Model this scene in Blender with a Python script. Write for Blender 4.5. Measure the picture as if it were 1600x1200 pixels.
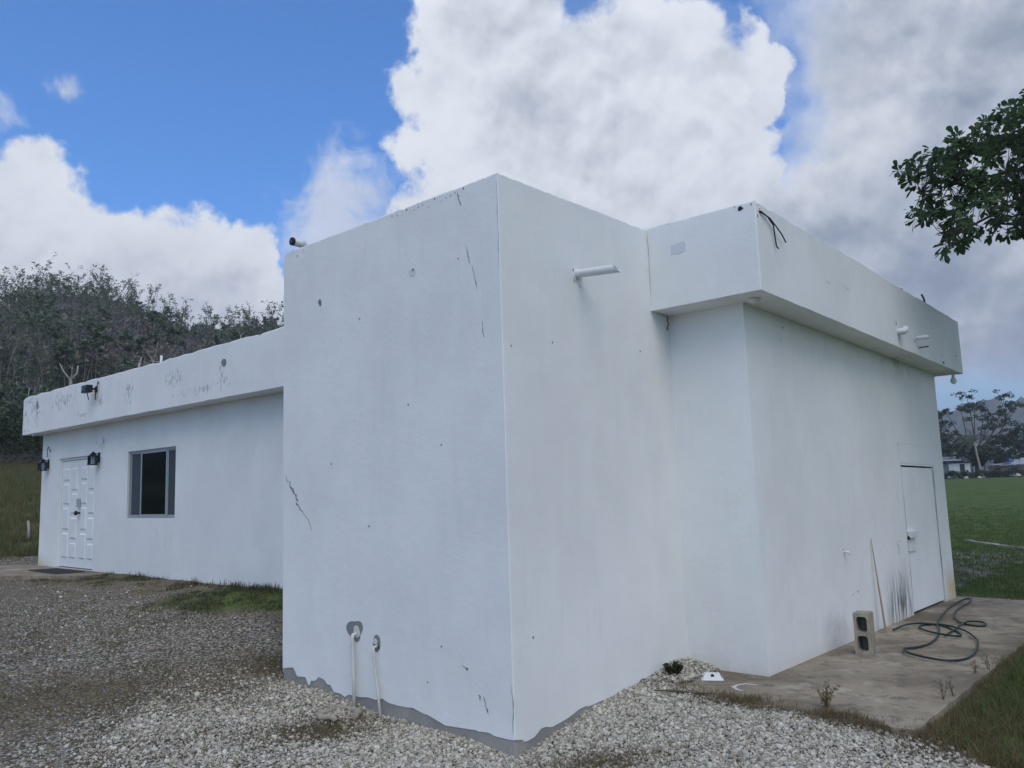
import bpy, bmesh, math, random
import numpy as np
from mathutils import Vector, Matrix, noise as mnoise

for o in list(bpy.data.objects): bpy.data.objects.remove(o)
scene = bpy.context.scene
col = scene.collection
R = math.radians
rng = np.random.default_rng(7)
random.seed(7)

# ------------------------------------------------------------------ camera
F_PX, PITCH, ROLL, BASE = 1254.861, R(8.078), R(-1.193), R(45 - 3.78)
CAM = np.array([0, 0, 1.6])
_fw = np.array([0, math.cos(PITCH), math.sin(PITCH)]); _rt = np.array([1., 0, 0]); _up = np.cross(_rt, _fw)
_r2 = _rt * math.cos(ROLL) + _up * math.sin(ROLL); _u2 = -_rt * math.sin(ROLL) + _up * math.cos(ROLL)
cd = bpy.data.cameras.new('camera'); cam = bpy.data.objects.new('camera', cd); col.objects.link(cam)
cam.matrix_world = Matrix(((_r2[0], _u2[0], -_fw[0], 0), (_r2[1], _u2[1], -_fw[1], 0), (_r2[2], _u2[2], -_fw[2], 1.6), (0, 0, 0, 1)))
cd.sensor_width = 36; cd.lens = F_PX / 1600 * 36; cd.clip_start = .05; cd.clip_end = 9000
scene.camera = cam

# ------------------------------------------------------------------ node helper
class G:
    def __init__(s, nt): s.nt = nt; s.n = nt.nodes; s.l = nt.links
    def put(s, sock, v):
        if v is None: return
        if hasattr(v, 'is_output') or isinstance(v, bpy.types.NodeSocket): s.l.new(v, sock)
        else:
            try: sock.default_value = v
            except Exception: sock.default_value = (*v, 1) if len(v) == 3 else v[:3]
    def m(s, op, a, b=None, c=None, clamp=False):
        n = s.n.new('ShaderNodeMath'); n.operation = op; n.use_clamp = clamp
        s.put(n.inputs[0], a); s.put(n.inputs[1], b)
        if c is not None: s.put(n.inputs[2], c)
        return n.outputs[0]
    def add(s, a, b): return s.m('ADD', a, b)
    def sub(s, a, b): return s.m('SUBTRACT', a, b)
    def mul(s, a, b): return s.m('MULTIPLY', a, b)
    def mx(s, a, b): return s.m('MAXIMUM', a, b)
    def mn(s, a, b): return s.m('MINIMUM', a, b)
    def vm(s, op, a, b=None):
        n = s.n.new('ShaderNodeVectorMath'); n.operation = op
        s.put(n.inputs[0], a)
        if op == 'SCALE': s.put(n.inputs['Scale'], b)
        elif b is not None: s.put(n.inputs[1], b)
        return n.outputs[0]
    def sep(s, v):
        n = s.n.new('ShaderNodeSeparateXYZ'); s.put(n.inputs[0], v); return n.outputs
    def comb(s, x, y, z):
        n = s.n.new('ShaderNodeCombineXYZ'); s.put(n.inputs[0], x); s.put(n.inputs[1], y); s.put(n.inputs[2], z); return n.outputs[0]
    def ss(s, v, a, b, lo=0., hi=1.):
        n = s.n.new('ShaderNodeMapRange'); n.interpolation_type = 'SMOOTHSTEP'
        s.put(n.inputs[0], v); n.inputs[1].default_value = a; n.inputs[2].default_value = b; n.inputs[3].default_value = lo; n.inputs[4].default_value = hi
        return n.outputs[0]
    def noise(s, v, scale, detail=4, rough=.5, dist=0., color=False):
        n = s.n.new('ShaderNodeTexNoise'); s.put(n.inputs['Vector'], v)
        n.inputs['Scale'].default_value = scale; n.inputs['Detail'].default_value = detail
        n.inputs['Roughness'].default_value = rough; n.inputs['Distortion'].default_value = dist
        return n.outputs['Color' if color else 'Fac']
    def voro(s, v, scale, feature='F1', out='Distance'):
        n = s.n.new('ShaderNodeTexVoronoi'); n.feature = feature; s.put(n.inputs['Vector'], v); n.inputs['Scale'].default_value = scale
        return n.outputs[out]
    def mix(s, f, a, b, mode='MIX'):
        n = s.n.new('ShaderNodeMix'); n.data_type = 'RGBA'; n.blend_type = mode
        s.put(n.inputs[0], f); s.put(n.inputs[6], a); s.put(n.inputs[7], b); return n.outputs[2]
    def attr(s, name, out='Fac'):
        n = s.n.new('ShaderNodeAttribute'); n.attribute_name = name; return n.outputs[out]
    def bump(s, h, strength=.3, dist=.01):
        n = s.n.new('ShaderNodeBump'); s.put(n.inputs['Height'], h); n.inputs['Strength'].default_value = strength; n.inputs['Distance'].default_value = dist
        return n.outputs[0]
    def geo(s, out): return s.n.new('ShaderNodeNewGeometry').outputs[out]
    def tc(s, out='Object'): return s.n.new('ShaderNodeTexCoord').outputs[out]

# ------------------------------------------------------------------ world: Nishita sky with a broken cloud layer
SUN_AZ, SUN_EL = R(172), R(53)           # azimuth clockwise from +Y
world = bpy.data.worlds.new('World'); scene.world = world; world.use_nodes = True
g = G(world.node_tree); g.n.clear()
sky = g.n.new('ShaderNodeTexSky'); sky.sky_type = 'NISHITA'; sky.sun_disc = False
sky.sun_elevation = SUN_EL; sky.sun_rotation = SUN_AZ; sky.air_density = 1.0; sky.dust_density = .6; sky.ozone_density = 2.0
d = g.vm('NORMALIZE', g.tc('Generated'))
dx, dy, dz = g.sep(d)
K = 180 / math.pi
az = g.mul(g.m('ARCTAN2', dx, dy), K); el = g.mul(g.m('ARCSINE', dz), K)
SQ = 1.0
w1 = g.noise(d, 6., 3, .5, 0., True); wr, wg, wb = g.sep(w1)
w2 = g.noise(d, 22., 5, .55, 0., True); vr, vg, vb = g.sep(w2)
azw = g.add(az, g.add(g.mul(g.sub(wr, .5), 8.), g.mul(g.sub(vr, .5), 4.2))); elw = g.add(el, g.add(g.mul(g.sub(wg, .5), 7.), g.mul(g.sub(vg, .5), 3.6)))
def blob(a, e, sa, se, k=1.):
    p = g.mul(g.sub(azw, a), 1 / sa); q = g.mul(g.sub(elw, e), 1 / se)
    r = g.m('SQRT', g.add(g.mul(p, p), g.mul(q, q)))
    return g.mul(g.sub(1., r), k)
def union(bs):
    x = bs[0]
    for b in bs[1:]: x = g.mx(x, b)
    return x
bank = union([blob(-33.0, 12, 6.5, 10.5), blob(-24, 10, 9, 9.8), blob(-18.0, 11, 4, 8.), blob(-44, 10, 12, 12)])
cum = union([blob(2.8, 29, 10.5, 14), blob(10, 22, 12, 12), blob(4, 16, 14, 10), blob(15.5, 26, 5.5, 7)])
gray = union([blob(34, 25, 15, 15), blob(26, 15, 11, 8.5), blob(42, 16, 14, 12), blob(34, 11.5, 14, 6.)])
veil = blob(-11.0, 18.0, 6.2, 8., .75)
puff = union([blob(-30.8, 26.0, 1.7, 1.2, .45), blob(-35., 23.5, 1.3, 2.2, .2)])
gaps = union([blob(7.0, 34.4, 3.4, 2.4), blob(17.4, 32.6, 1.8, 3.0), blob(20.0, 23.6, 1.1, .8)])
cosv = g.vm('DOT_PRODUCT', d, tuple(_fw)); 
dn = g.n[-1] if False else None
for nd in g.n:
    if nd.type == 'VECT_MATH' and nd.operation == 'DOT_PRODUCT': dotn = nd
dot = dotn.outputs['Value']
outside = g.ss(dot, .80, .62)
gen = g.mul(g.mul(g.sub(g.noise(d, 1.7, 4, .5), .47), 4.), outside)
gen = g.add(gen, g.mul(g.sub(outside, 1.), 2.))
f1 = g.noise(d, 10., 8, .62, .1)
crisp = g.add(union([bank, cum]), g.mul(g.sub(f1, .5), .70))
soft = g.add(union([gray, gen]), g.mul(g.sub(f1, .5), .60))
gp = g.ss(g.add(gaps, g.mul(g.sub(g.noise(d, 13., 7, .62, .3), .5), 1.9)), -.05, .55)
wisp = g.add(union([veil, puff]), g.mul(g.sub(g.noise(d, 16., 7, .66, .6), .5), 1.1))
a1 = g.ss(crisp, -.01, .11); a2 = g.ss(soft, -.12, .30); a3 = g.mul(g.ss(wisp, .0, .55), .80)
alpha = g.mul(g.mx(g.mx(a1, a2), a3), g.sub(1., g.mul(gp, .92)))
alpha = g.mul(alpha, g.ss(el, 3.5, 9.0))
edge = g.mx(crisp, soft)
# body shading: relief toward the hidden sun, thin lit rims, grey bellies
off = g.vm('ADD', d, (-.008, -.006, .024)); of2 = g.vm('ADD', d, (-.004, -.003, .010))
h0 = g.noise(d, 8., 5, .5, .2); h1 = g.noise(off, 8., 5, .5, .2)
e0 = g.noise(d, 24., 5, .55, .2); e1 = g.noise(of2, 24., 5, .55, .2)
relief = g.add(g.mul(g.sub(h0, h1), 1.15), g.mul(g.sub(e0, e1), .42))
thick = g.ss(edge, .05, .60)
bright = g.add(.90, g.mul(relief, g.add(.55, g.mul(thick, .45))))
bright = g.sub(bright, g.mul(thick, g.mul(g.ss(g.noise(d, 4.6, 4, .55), .38, .68), .17)))
bright = g.sub(bright, g.mul(thick, .06))
bright = g.sub(bright, g.mul(g.ss(el, 22., 12.), g.mul(thick, .05)))
cummask = g.ss(cum, -.05, .22)
gmask = g.mul(g.ss(gray, -.16, .28), g.sub(1., g.mul(cummask, .65)))
bright = g.sub(bright, g.mul(gmask, g.add(.15, g.mul(g.ss(g.noise(d, 3.6, 4, .5), .36, .64), .20))))
bright = g.sub(bright, g.mul(g.ss(wisp, .0, .3), g.mul(g.sub(1., a1), .10)))
bright = g.m('MINIMUM', g.m('MAXIMUM', bright, .12), 1.15)
tone = g.ss(bright, .16, 1.04)
ccol = g.mix(tone, (.235, .280, .370, 1), (.78, .81, .87, 1))
ccol = g.vm('SCALE', ccol, 10.)
haze = g.ss(el, 14., -1.)
skyc = g.mix(1., sky.outputs[0], (.56, 1.18, 1.86, 1), 'MULTIPLY')
skyc = g.mix(g.mul(haze, .85), skyc, (5.2, 6.5, 7.3, 1))
fin = g.mix(alpha, skyc, ccol)
bg = g.n.new('ShaderNodeBackground'); g.put(bg.inputs[0], fin); bg.inputs[1].default_value = .1
wo = g.n.new('ShaderNodeOutputWorld'); g.l.new(bg.outputs[0], wo.inputs[0])
world.cycles.sampling_method = 'MANUAL'; world.cycles.sample_map_resolution = 1024

# ------------------------------------------------------------------ sun (behind cloud) and exposure
sd = bpy.data.lights.new('sun', 'SUN'); so = bpy.data.objects.new('sun', sd); col.objects.link(so)
sd.energy = 1.25; sd.angle = R(45); sd.color = (1, .90, .76)
sv = Vector((math.sin(SUN_AZ) * math.cos(SUN_EL), math.cos(SUN_AZ) * math.cos(SUN_EL), math.sin(SUN_EL)))
so.rotation_euler = sv.to_track_quat('Z', 'Y').to_euler()
vs = scene.view_settings; vs.view_transform = 'Standard'; vs.look = 'None'; vs.exposure = .21; vs.gamma = 1; vs.use_curve_mapping = False
scene.render.engine = 'CYCLES'
cy = scene.cycles; cy.max_bounces = 5; cy.diffuse_bounces = 3; cy.glossy_bounces = 2; cy.transmission_bounces = 3; cy.transparent_max_bounces = 6; cy.volume_bounces = 0; cy.caustics_reflective = False; cy.caustics_refractive = False

# ------------------------------------------------------------------ frames and terrain
C0 = np.array([-0.032, 5.995, 0.]); SX, SY = .001, -.019
BX = np.array([math.cos(BASE), -math.sin(BASE), 0]); BY = np.array([math.sin(BASE), math.cos(BASE), 0])
def L(x, y, z): return (x + SX * z, y + SY * z, z)         # the walls lean by about a degree
def W(x, y, z):
    l = L(x, y, z); return C0 + BX * l[0] + BY * l[1] + np.array([0, 0, z])
def to_local(x, y):
    dx_, dy_ = x - C0[0], y - C0[1]
    return dx_ * BX[0] + dy_ * BX[1], dx_ * BY[0] + dy_ * BY[1]
CP = np.array([(-2.22, 7.91, -.07), (-1.7, 7.45, -.09), (-1.11, 6.95, -.166), (-.34, 6.27, -.188), (-.02, 6.0, -.235), (.18, 6.24, -.19), (.55, 6.66, -.085),
  (1.05, 7.23, -.005), (1.41, 7.64, .085), (1.55, 7.75, .08), (1.41, 6.86, .004), (1.75, 7.3, -.04), (1.83, 6.43, -.006), (2.26, 6.01, -.012), (2.66, 5.68, -.05), (4.45, 7.71, -.05), (7.5, 11, -.03), (3.4, 5.66, -.15),
  (5.5, 7.5, -.05), (3, 8, -.12), (5, 10, -.12), (2.4, 6.9, -.1), (-3.03, 10.65, .50), (-4.8, 12.2, .47), (-6.46, 13.66, .48), (-9.5, 16.3, .46), (-2.2, 8.7, .08), (-2.5, 9.6, .3),
  (-8.3, 14.4, .42), (-10.2, 15.6, .42), (-8.8, 14.0, .40), (-3.75, 6.1, -.2), (-5.2, 8.4, .08), (-7, 10, .2), (-10, 11, .2), (0, 0, -.35), (-4, 2, -.35), (4, 2, -.28), (0, 4, -.3),
  (-2, 5, -.26), (1.4, 5.3, -.16), (0, 12, .2), (9, 8, -.05), (12, 16, 0), (8, 2, -.2), (-8, 4, -.2), (-12, 20, .6), (-15, 14, .5), (-14, 6, .1), (10, 13, 0), (4, 14, 0), (0, -8, -.4), (10, -4, -.3), (-10, -4, -.3)])
_n = len(CP)
def _phi(r): return r
_A = np.zeros((_n + 3, _n + 3))
_D = np.hypot(CP[:, None, 0] - CP[None, :, 0], CP[:, None, 1] - CP[None, :, 1])
_A[:_n, :_n] = _phi(_D) ; _A[:_n, _n] = 1; _A[:_n, _n + 1:] = CP[:, :2]; _A[_n:, :_n] = _A[:_n, _n:].T
_w = np.linalg.solve(_A, np.concatenate([CP[:, 2], [0, 0, 0]]))
def sst(x, a, b):
    t = np.clip((x - a) / (b - a), 0, 1); return t * t * (3 - 2 * t)
def ground(x, y):
    x = np.asarray(x, float); y = np.asarray(y, float); sh = x.shape
    x = x.ravel(); y = y.ravel()
    near = np.full_like(x, _w[_n]) + _w[_n + 1] * x + _w[_n + 2] * y
    for i in range(_n): near += _w[i] * np.hypot(x - CP[i, 0], y - CP[i, 1])
    r = np.hypot(x, y); a = np.degrees(np.arctan2(x, y))
    right = np.clip(r - 20, 0, 130) * .0285
    left = .48 + np.clip(r - 21, 0, 31) * .112
    far = np.where(np.abs(a) > 90, -.3, right + (left - right) * sst(-a, -5, 25))
    far = far * (1 - sst(np.abs(a), 60, 110)) + (-.3) * sst(np.abs(a), 60, 110)
    t = sst(r, 19, 25)
    return (near * (1 - t) + far * t).reshape(sh)
def ray(px, py):
    v = _fw + _r2 * (px - 800) / F_PX - _u2 * (py - 600) / F_PX; return v
_gp = {}
def gpix(px, py):                                           # where a photo point meets the ground
    if (px, py) not in _gp:
        v = ray(px, py); t = np.concatenate([np.arange(2, 30, .03), np.arange(30, 300, .5)])
        P = CAM + v[None, :] * t[:, None]; h = P[:, 2] < ground(P[:, 0], P[:, 1])
        _gp[(px, py)] = P[int(np.argmax(h))]
    return _gp[(px, py)]
def far_at(px, Y):                                          # a spot on the ground in a photo column at depth Y
    v = ray(px, 760); x = v[0] / v[1] * Y
    return np.array([x, Y, float(ground(x, Y))])

# ------------------------------------------------------------------ mesh builder
class MB:
    def __init__(s): s.v = []; s.f = []; s.sm = []
    def add(s, vs_, fs, smooth=False):
        k = len(s.v); s.v += [tuple(map(float, p)) for p in vs_]; s.f += [tuple(i + k for i in f) for f in fs]; s.sm += [smooth] * len(fs); return s
    def box(s, x0, x1, y0, y1, z0, z1, fn=None, bev=0.):
        if bev <= 0:
            vs_ = [(x, y, z) for z in (z0, z1) for (x, y) in ((x0, y0), (x1, y0), (x1, y1), (x0, y1))]
            fs = [(3, 2, 1, 0), (4, 5, 6, 7), (0, 1, 5, 4), (1, 2, 6, 5), (2, 3, 7, 6), (3, 0, 4, 7)]
        else:
            b = bev; bm = bmesh.new(); bmesh.ops.create_cube(bm, size=1)
            for v in bm.verts:
                v.co = ((x0 + x1) / 2 + v.co.x * (x1 - x0), (y0 + y1) / 2 + v.co.y * (y1 - y0), (z0 + z1) / 2 + v.co.z * (z1 - z0))
            bmesh.ops.bevel(bm, geom=bm.edges[:], offset=b, segments=2, affect='EDGES', profile=.6)
            bm.verts.index_update(); vs_ = [tuple(v.co) for v in bm.verts]; fs = [tuple(v.index for v in f.verts) for f in bm.faces]; bm.free()
        if fn: vs_ = [fn(*p) for p in vs_]
        return s.add(vs_, fs)
    def tube(s, pts, rad, n=10, cap=True, closed=False):
        pts = [Vector(tuple(map(float, p))) for p in pts]; m = len(pts)
        rad = [rad] * m if not hasattr(rad, '__len__') else list(rad)
        vs_ = []; prev = None
        for i, p in enumerate(pts):
            a = pts[(i - 1) % m] if (closed or i > 0) else p; b = pts[(i + 1) % m] if (closed or i < m - 1) else p
            t = (b - a).normalized() if (b - a).length > 1e-9 else Vector((0, 0, 1))
            if prev is None:
                u = t.orthogonal().normalized()
            else:
                u = prev - t * prev.dot(t); u = u.normalized() if u.length > 1e-6 else t.orthogonal().normalized()
            prev = u; w = t.cross(u)
            for k in range(n):
                c = 2 * math.pi * k / n; vs_.append(p + (u * math.cos(c) + w * math.sin(c)) * rad[i])
        fs = []
        for i in range(m if closed else m - 1):
            j = (i + 1) % m
            for k in range(n): fs.append((i * n + k, i * n + (k + 1) % n, j * n + (k + 1) % n, j * n + k))
        k0 = len(s.v); s.add(vs_, fs, True)
        if cap and not closed:
            s.f.append(tuple(k0 + k for k in reversed(range(n)))); s.sm.append(False)
            s.f.append(tuple(k0 + (m - 1) * n + k for k in range(n))); s.sm.append(False)
        return s
    def lathe(s, prof, n=16, fn=None):
        vs_ = [(r * math.cos(2 * math.pi * k / n), r * math.sin(2 * math.pi * k / n), z) for r, z in prof for k in range(n)]
        if fn: vs_ = [fn(*p) for p in vs_]
        m = len(prof); fs = [(i * n + k, i * n + (k + 1) % n, (i + 1) * n + (k + 1) % n, (i + 1) * n + k) for i in range(m - 1) for k in range(n)]
        return s.add(vs_, fs, True)
    def poly_prism(s, ring, fn0, fn1):                      # ring of 2D points, two mappings to 3D
        n = len(ring); vs_ = [fn0(*p) for p in ring] + [fn1(*p) for p in ring]
        fs = [tuple(reversed(range(n))), tuple(range(n, 2 * n))] + [(i, (i + 1) % n, n + (i + 1) % n, n + i) for i in range(n)]
        return s.add(vs_, fs)
    def build(s, name, mat, parent=None, fix=True):
        me = bpy.data.meshes.new(name); me.from_pydata(s.v, [], s.f)
        me.polygons.foreach_set('use_smooth', s.sm)
        if fix:
            bm = bmesh.new(); bm.from_mesh(me); bmesh.ops.recalc_face_normals(bm, faces=bm.faces); bm.to_mesh(me); bm.free()
        me.materials.append(mat); o = bpy.data.objects.new(name, me); col.objects.link(o)
        if parent: o.parent = parent
        return o
def tag(o, label=None, cat=None, group=None, kind=None):
    if label: o['label'] = label
    if cat: o['category'] = cat
    if group: o['group'] = group
    if kind: o['kind'] = kind
    return o
def empty(name, loc, rz=0., label=None, cat=None, group=None):
    o = bpy.data.objects.new(name, None); col.objects.link(o); o.location = tuple(map(float, loc)); o.rotation_euler = (0, 0, rz); o.empty_display_size = .2
    return tag(o, label, cat, group)
def copy_tree(o, parent=None):
    c = o.copy(); col.objects.link(c)
    if parent: c.parent = parent
    for ch in list(o.children): copy_tree(ch, c)
    return c
def np_mesh(name, verts, faces, mat, parent=None, attrs=None, smooth=False, nper=None):
    verts = np.asarray(verts, np.float32); faces = np.asarray(faces, np.int32); k = faces.shape[1]
    me = bpy.data.meshes.new(name); me.vertices.add(len(verts)); me.vertices.foreach_set('co', verts.ravel())
    me.loops.add(faces.size); me.loops.foreach_set('vertex_index', faces.ravel())
    me.polygons.add(len(faces)); me.polygons.foreach_set('loop_start', np.arange(0, faces.size, k, dtype=np.int32))
    me.polygons.foreach_set('loop_total', np.full(len(faces), k, np.int32))
    me.polygons.foreach_set('use_smooth', np.full(len(faces), smooth))
    for an, (dom, arr) in (attrs or {}).items():
        a = me.attributes.new(an, 'FLOAT', dom); a.data.foreach_set('value', np.asarray(arr, np.float32))
    me.update(); me.validate(); me.materials.append(mat)
    o = bpy.data.objects.new(name, me); col.objects.link(o)
    if parent: o.parent = parent
    return o

# ------------------------------------------------------------------ materials
def material(name, base, rough=.7, metal=0., spec=.5, trans=0.):
    m = bpy.data.materials.new(name); m.use_nodes = True; q = G(m.node_tree); p = q.n['Principled BSDF']
    if not isinstance(base, (tuple, list)): base = base(q)
    q.put(p.inputs['Base Color'], base if not isinstance(base, (tuple, list)) else (*base, 1)[:4])
    if callable(rough): q.put(p.inputs['Roughness'], rough(q))
    else: p.inputs['Roughness'].default_value = rough
    p.inputs['Metallic'].default_value = metal; p.inputs['Specular IOR Level'].default_value = spec
    return m, q, p
def plain(name, c, rough=.6, metal=0., var=.12, scale=30., spec=.4, bump=.0):
    m, q, p = material(name, c, rough, metal, spec)
    v = q.noise(q.tc(), scale, 4, .6)
    cc = q.mix(v, tuple(x * (1 - var * 1.6) for x in c) + (1,), tuple(min(1, x * (1 + var * 1.6)) for x in c) + (1,))
    q.put(p.inputs['Base Color'], cc)
    if bump: q.put(p.inputs['Normal'], q.bump(v, bump, .004))
    return m
def wall_material(name, stains=None, base=(.83, .838, .815)):
    m, q, p = material(name, base, .75, 0, .25)
    o = q.tc(); x, y, z = q.sep(o)
    big = q.noise(o, .9, 4, .55); mid = q.noise(o, 5., 5, .6)
    c = q.mix(q.ss(big, .35, .65), tuple(b * .925 for b in base) + (1,), base + (1,))
    st = q.noise(q.comb(q.mul(x, 9.), q.mul(y, 9.), q.mul(z, .7)), 1.2, 4, .6)      # faint vertical run-off
    c = q.mix(q.mul(q.ss(st, .55, .8), .22), c, (.62, .63, .62, 1))
    c = q.mix(q.mul(q.ss(mid, .54, .72), .11), c, (.66, .675, .665, 1))
    rol = q.noise(q.comb(q.mul(x, 3.), q.mul(y, 3.), q.mul(z, .9)), 1.1, 3, .5)
    c = q.mix(q.mul(q.ss(rol, .55, .64), .10), c, (.93, .94, .93, 1))
    sp = q.noise(o, 38., 3, .6)                                                     # small chips and specks
    spm = q.mul(q.ss(sp, .735, .76), q.ss(q.noise(o, 2.3, 2, .5), .5, .62))
    c = q.mix(q.mul(spm, .75), c, (.24, .25, .26, 1))
    if stains: c = stains(q, c, x, y, z, o)
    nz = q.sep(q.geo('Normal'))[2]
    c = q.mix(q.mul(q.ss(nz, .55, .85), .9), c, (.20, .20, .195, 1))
    q.put(p.inputs['Base Color'], c)
    h = q.add(q.mul(q.noise(o, 160., 3, .6), .35), q.add(q.mul(q.noise(o, 22., 5, .6), .6), q.mul(q.noise(o, 2.2, 3, .5), 2.5)))
    q.put(p.inputs['Normal'], q.bump(h, .28, .012))
    return m
def box_mask(q, v, a, b, soft):
    return q.mul(q.ss(v, a - soft, a + soft), q.ss(v, b + soft, b - soft))
def st_fascia(q, c, x, y, z, o):
    k = q.noise(q.comb(q.mul(x, 1.), q.mul(y, 1.), q.mul(z, .5)), 22., 7, .72)
    patch = q.noise(q.comb(x, 0., q.mul(z, .6)), 1.1, 3, .6)
    band = q.ss(x, -5.0, -8.5)
    sp_ = None
    for (a, b_, ra, rb) in ((-12.15, 3.58, .75, .20), (-7.75, 3.50, .34, .16), (-7.0, 3.24, .9, .08), (-6.35, 3.36, .16, .26), (-13.5, 3.50, .25, .34), (-10.4, 3.42, .30, .12), (-9.3, 3.46, .22, .26), (-11.3, 3.22, .5, .07)):
        u = q.mul(q.sub(x, a), 1 / ra); v = q.mul(q.sub(z, b_), 1 / rb); e_ = q.sub(1., q.m('SQRT', q.add(q.mul(u, u), q.mul(v, v)))); sp_ = e_ if sp_ is None else q.mx(sp_, e_)
    mk = q.mul(q.ss(q.add(k, q.mul(q.mx(sp_, -.3), .12)), .57, .65), q.mx(q.ss(sp_, -.35, .25), q.mul(q.ss(patch, .47, .60), .45)))
    c = q.mix(q.mul(mk, .62), c, (.25, .26, .27, 1))
    k2 = q.noise(o, 6., 5, .7); e = q.mul(q.ss(k2, .5, .68), q.ss(x, -12.6, -14.0))
    return q.mix(q.mul(e, .7), c, (.25, .25, .25, 1))
def st_left(q, c, x, y, z, o):
    k = q.noise(o, 4., 4, .6)
    a = q.mul(q.ss(q.add(z, q.mul(k, .5)), 1.05, .62), q.ss(x, -13.0, -13.9))
    c = q.mix(q.mul(a, .8), c, (.62, .52, .33, 1))
    r = q.noise(q.comb(q.mul(x, 22.), 0., q.mul(z, 1.2)), 1., 3, .6)
    s_ = q.mul(q.mul(box_mask(q, x, -9.4, -8.3, .1), box_mask(q, z, .95, 1.36, .12)), q.ss(r, .55, .72))
    return q.mix(q.mul(s_, .45), c, (.36, .36, .36, 1))
def st_right(q, c, x, y, z, o):
    k = q.noise(o, 3.2, 5, .65)
    a = q.mul(q.ss(q.add(z, q.mul(k, .7)), .95, .42), q.ss(y, 8.3, 9.0))            # mud at the far corner
    c = q.mix(q.mul(a, .95), c, (.60, .48, .27, 1))
    r = q.noise(q.comb(q.mul(x, 10.), q.mul(y, 10.), q.mul(z, 1.0)), 1.3, 5, .7)    # black mould beside the door
    hgt = q.add(z, q.mul(r, .9))
    mk = q.mul(q.mul(box_mask(q, y, 5.95, 6.85, .25), q.ss(hgt, 1.25, .62)), q.ss(r, .40, .55))
    c = q.mix(q.mul(mk, .88), c, (.085, .075, .07, 1))
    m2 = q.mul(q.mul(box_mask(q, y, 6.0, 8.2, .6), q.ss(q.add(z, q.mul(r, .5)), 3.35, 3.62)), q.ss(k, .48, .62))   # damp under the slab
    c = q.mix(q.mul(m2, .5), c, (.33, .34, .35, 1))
    m3 = q.mul(q.mul(box_mask(q, y, 3.95, 4.6, .2), q.ss(q.add(z, q.mul(k, .5)), .75, .45)), q.ss(k, .42, .6))
    c = q.mix(q.mul(m3, .35), c, (.42, .40, .37, 1))
    dm = q.mul(q.ss(q.add(z, q.mul(k, .35)), .34, .14), q.ss(k, .3, .5))
    return q.mix(q.mul(dm, .5), c, (.60, .56, .47, 1))
M_tower = wall_material('tower_paint')
M_left = wall_material('left_wall_paint', st_left)
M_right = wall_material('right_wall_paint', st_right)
M_fascL = wall_material('left_roof_paint', st_fascia)
M_fascR = wall_material('right_roof_paint')
M_door = wall_material('door_paint', base=(.825, .84, .83))
def conc_nodes(base, dark, sc):
    def f(q):
        o = q.tc(); a = q.noise(o, sc, 6, .65); b = q.noise(o, sc * 9, 5, .7)
        c = q.mix(q.ss(a, .36, .66), dark + (1,), base + (1,))
        return q.mix(q.mul(q.ss(b, .5, .75), .45), c, tuple(x * .55 for x in base) + (1,))
    return f
M_plinth, q, p = material('bare_render', conc_nodes((.36, .34, .31), (.27, .26, .245), 2.), .9, 0, .2)
q.put(p.inputs['Normal'], q.bump(q.noise(q.tc(), 60., 5, .7), .35, .01))
def slab_col(q):
    o = q.geo('Position'); a = q.noise(o, .8, 6, .62); b = q.noise(o, 5., 6, .7); c2 = q.noise(o, 40., 4, .7)
    c = q.mix(q.ss(a, .36, .62), (.165, .138, .10, 1), (.345, .292, .215, 1))
    c = q.mix(q.mul(q.ss(b, .50, .64), .65), c, (.12, .105, .085, 1))
    c = q.mix(q.mul(q.ss(q.noise(o, 2.1, 5, .7), .57, .64), .5), c, (.45, .41, .34, 1))
    c = q.mix(q.mul(q.ss(c2, .58, .75), .4), c, (.12, .11, .10, 1))
    cr = q.voro(q.vm('ADD', o, q.vm('SCALE', q.noise(o, 3., 4, .6, 0, True), .5)), .55, 'DISTANCE_TO_EDGE')
    return q.mix(q.mul(q.ss(cr, .009, .003), .45), c, (.16, .14, .11, 1))
M_slab, q, p = material('yard_concrete', slab_col, .9, 0, .2)
o_ = q.geo('Position'); q.put(p.inputs['Normal'], q.bump(q.add(q.noise(o_, 70., 5, .7), q.mul(q.noise(o_, 6., 5, .6), 2.)), .4, .012))
M_dark = plain('dark_gap', (.02, .021, .022), .9)
M_chip = plain('chipped_render', (.22, .23, .24), .95, var=.3, scale=60, bump=.5)
M_crack = plain('crack_dark', (.20, .21, .22), .95, var=.2)  # dark grey shared by cracks, chips and specks
M_blackmetal = plain('black_metal', (.018, .018, .02), .42, .3, var=.2)
M_alu = plain('aluminium', (.50, .52, .54), .45, .6, var=.1)
M_pvc = plain('painted_pvc', (.72, .725, .72), .5, var=.1, scale=14)
M_pvcy = plain('aged_pvc', (.62, .60, .55), .5, var=.14, scale=9)
M_rust = plain('rusty_steel', (.10, .055, .035), .85, .3, var=.5, scale=60)
M_whitepl = plain('white_plastic', (.72, .73, .73), .4, var=.06)
M_hose = plain('green_hose', (.010, .024, .020), .48, var=.3, scale=10)
M_wood = plain('weathered_wood', (.33, .26, .17), .8, var=.25, scale=25, bump=.3)
M_matrub = plain('rubber_mat', (.035, .037, .04), .9, var=.3, bump=.5)
M_cable = plain('black_cable', (.015, .015, .016), .6)
M_block, q, p = material('block_concrete', conc_nodes((.40, .36, .285), (.28, .25, .195), 9.), .95, 0, .15)
q.put(p.inputs['Normal'], q.bump(q.noise(q.tc(), 130., 4, .7), .6, .008))
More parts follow.
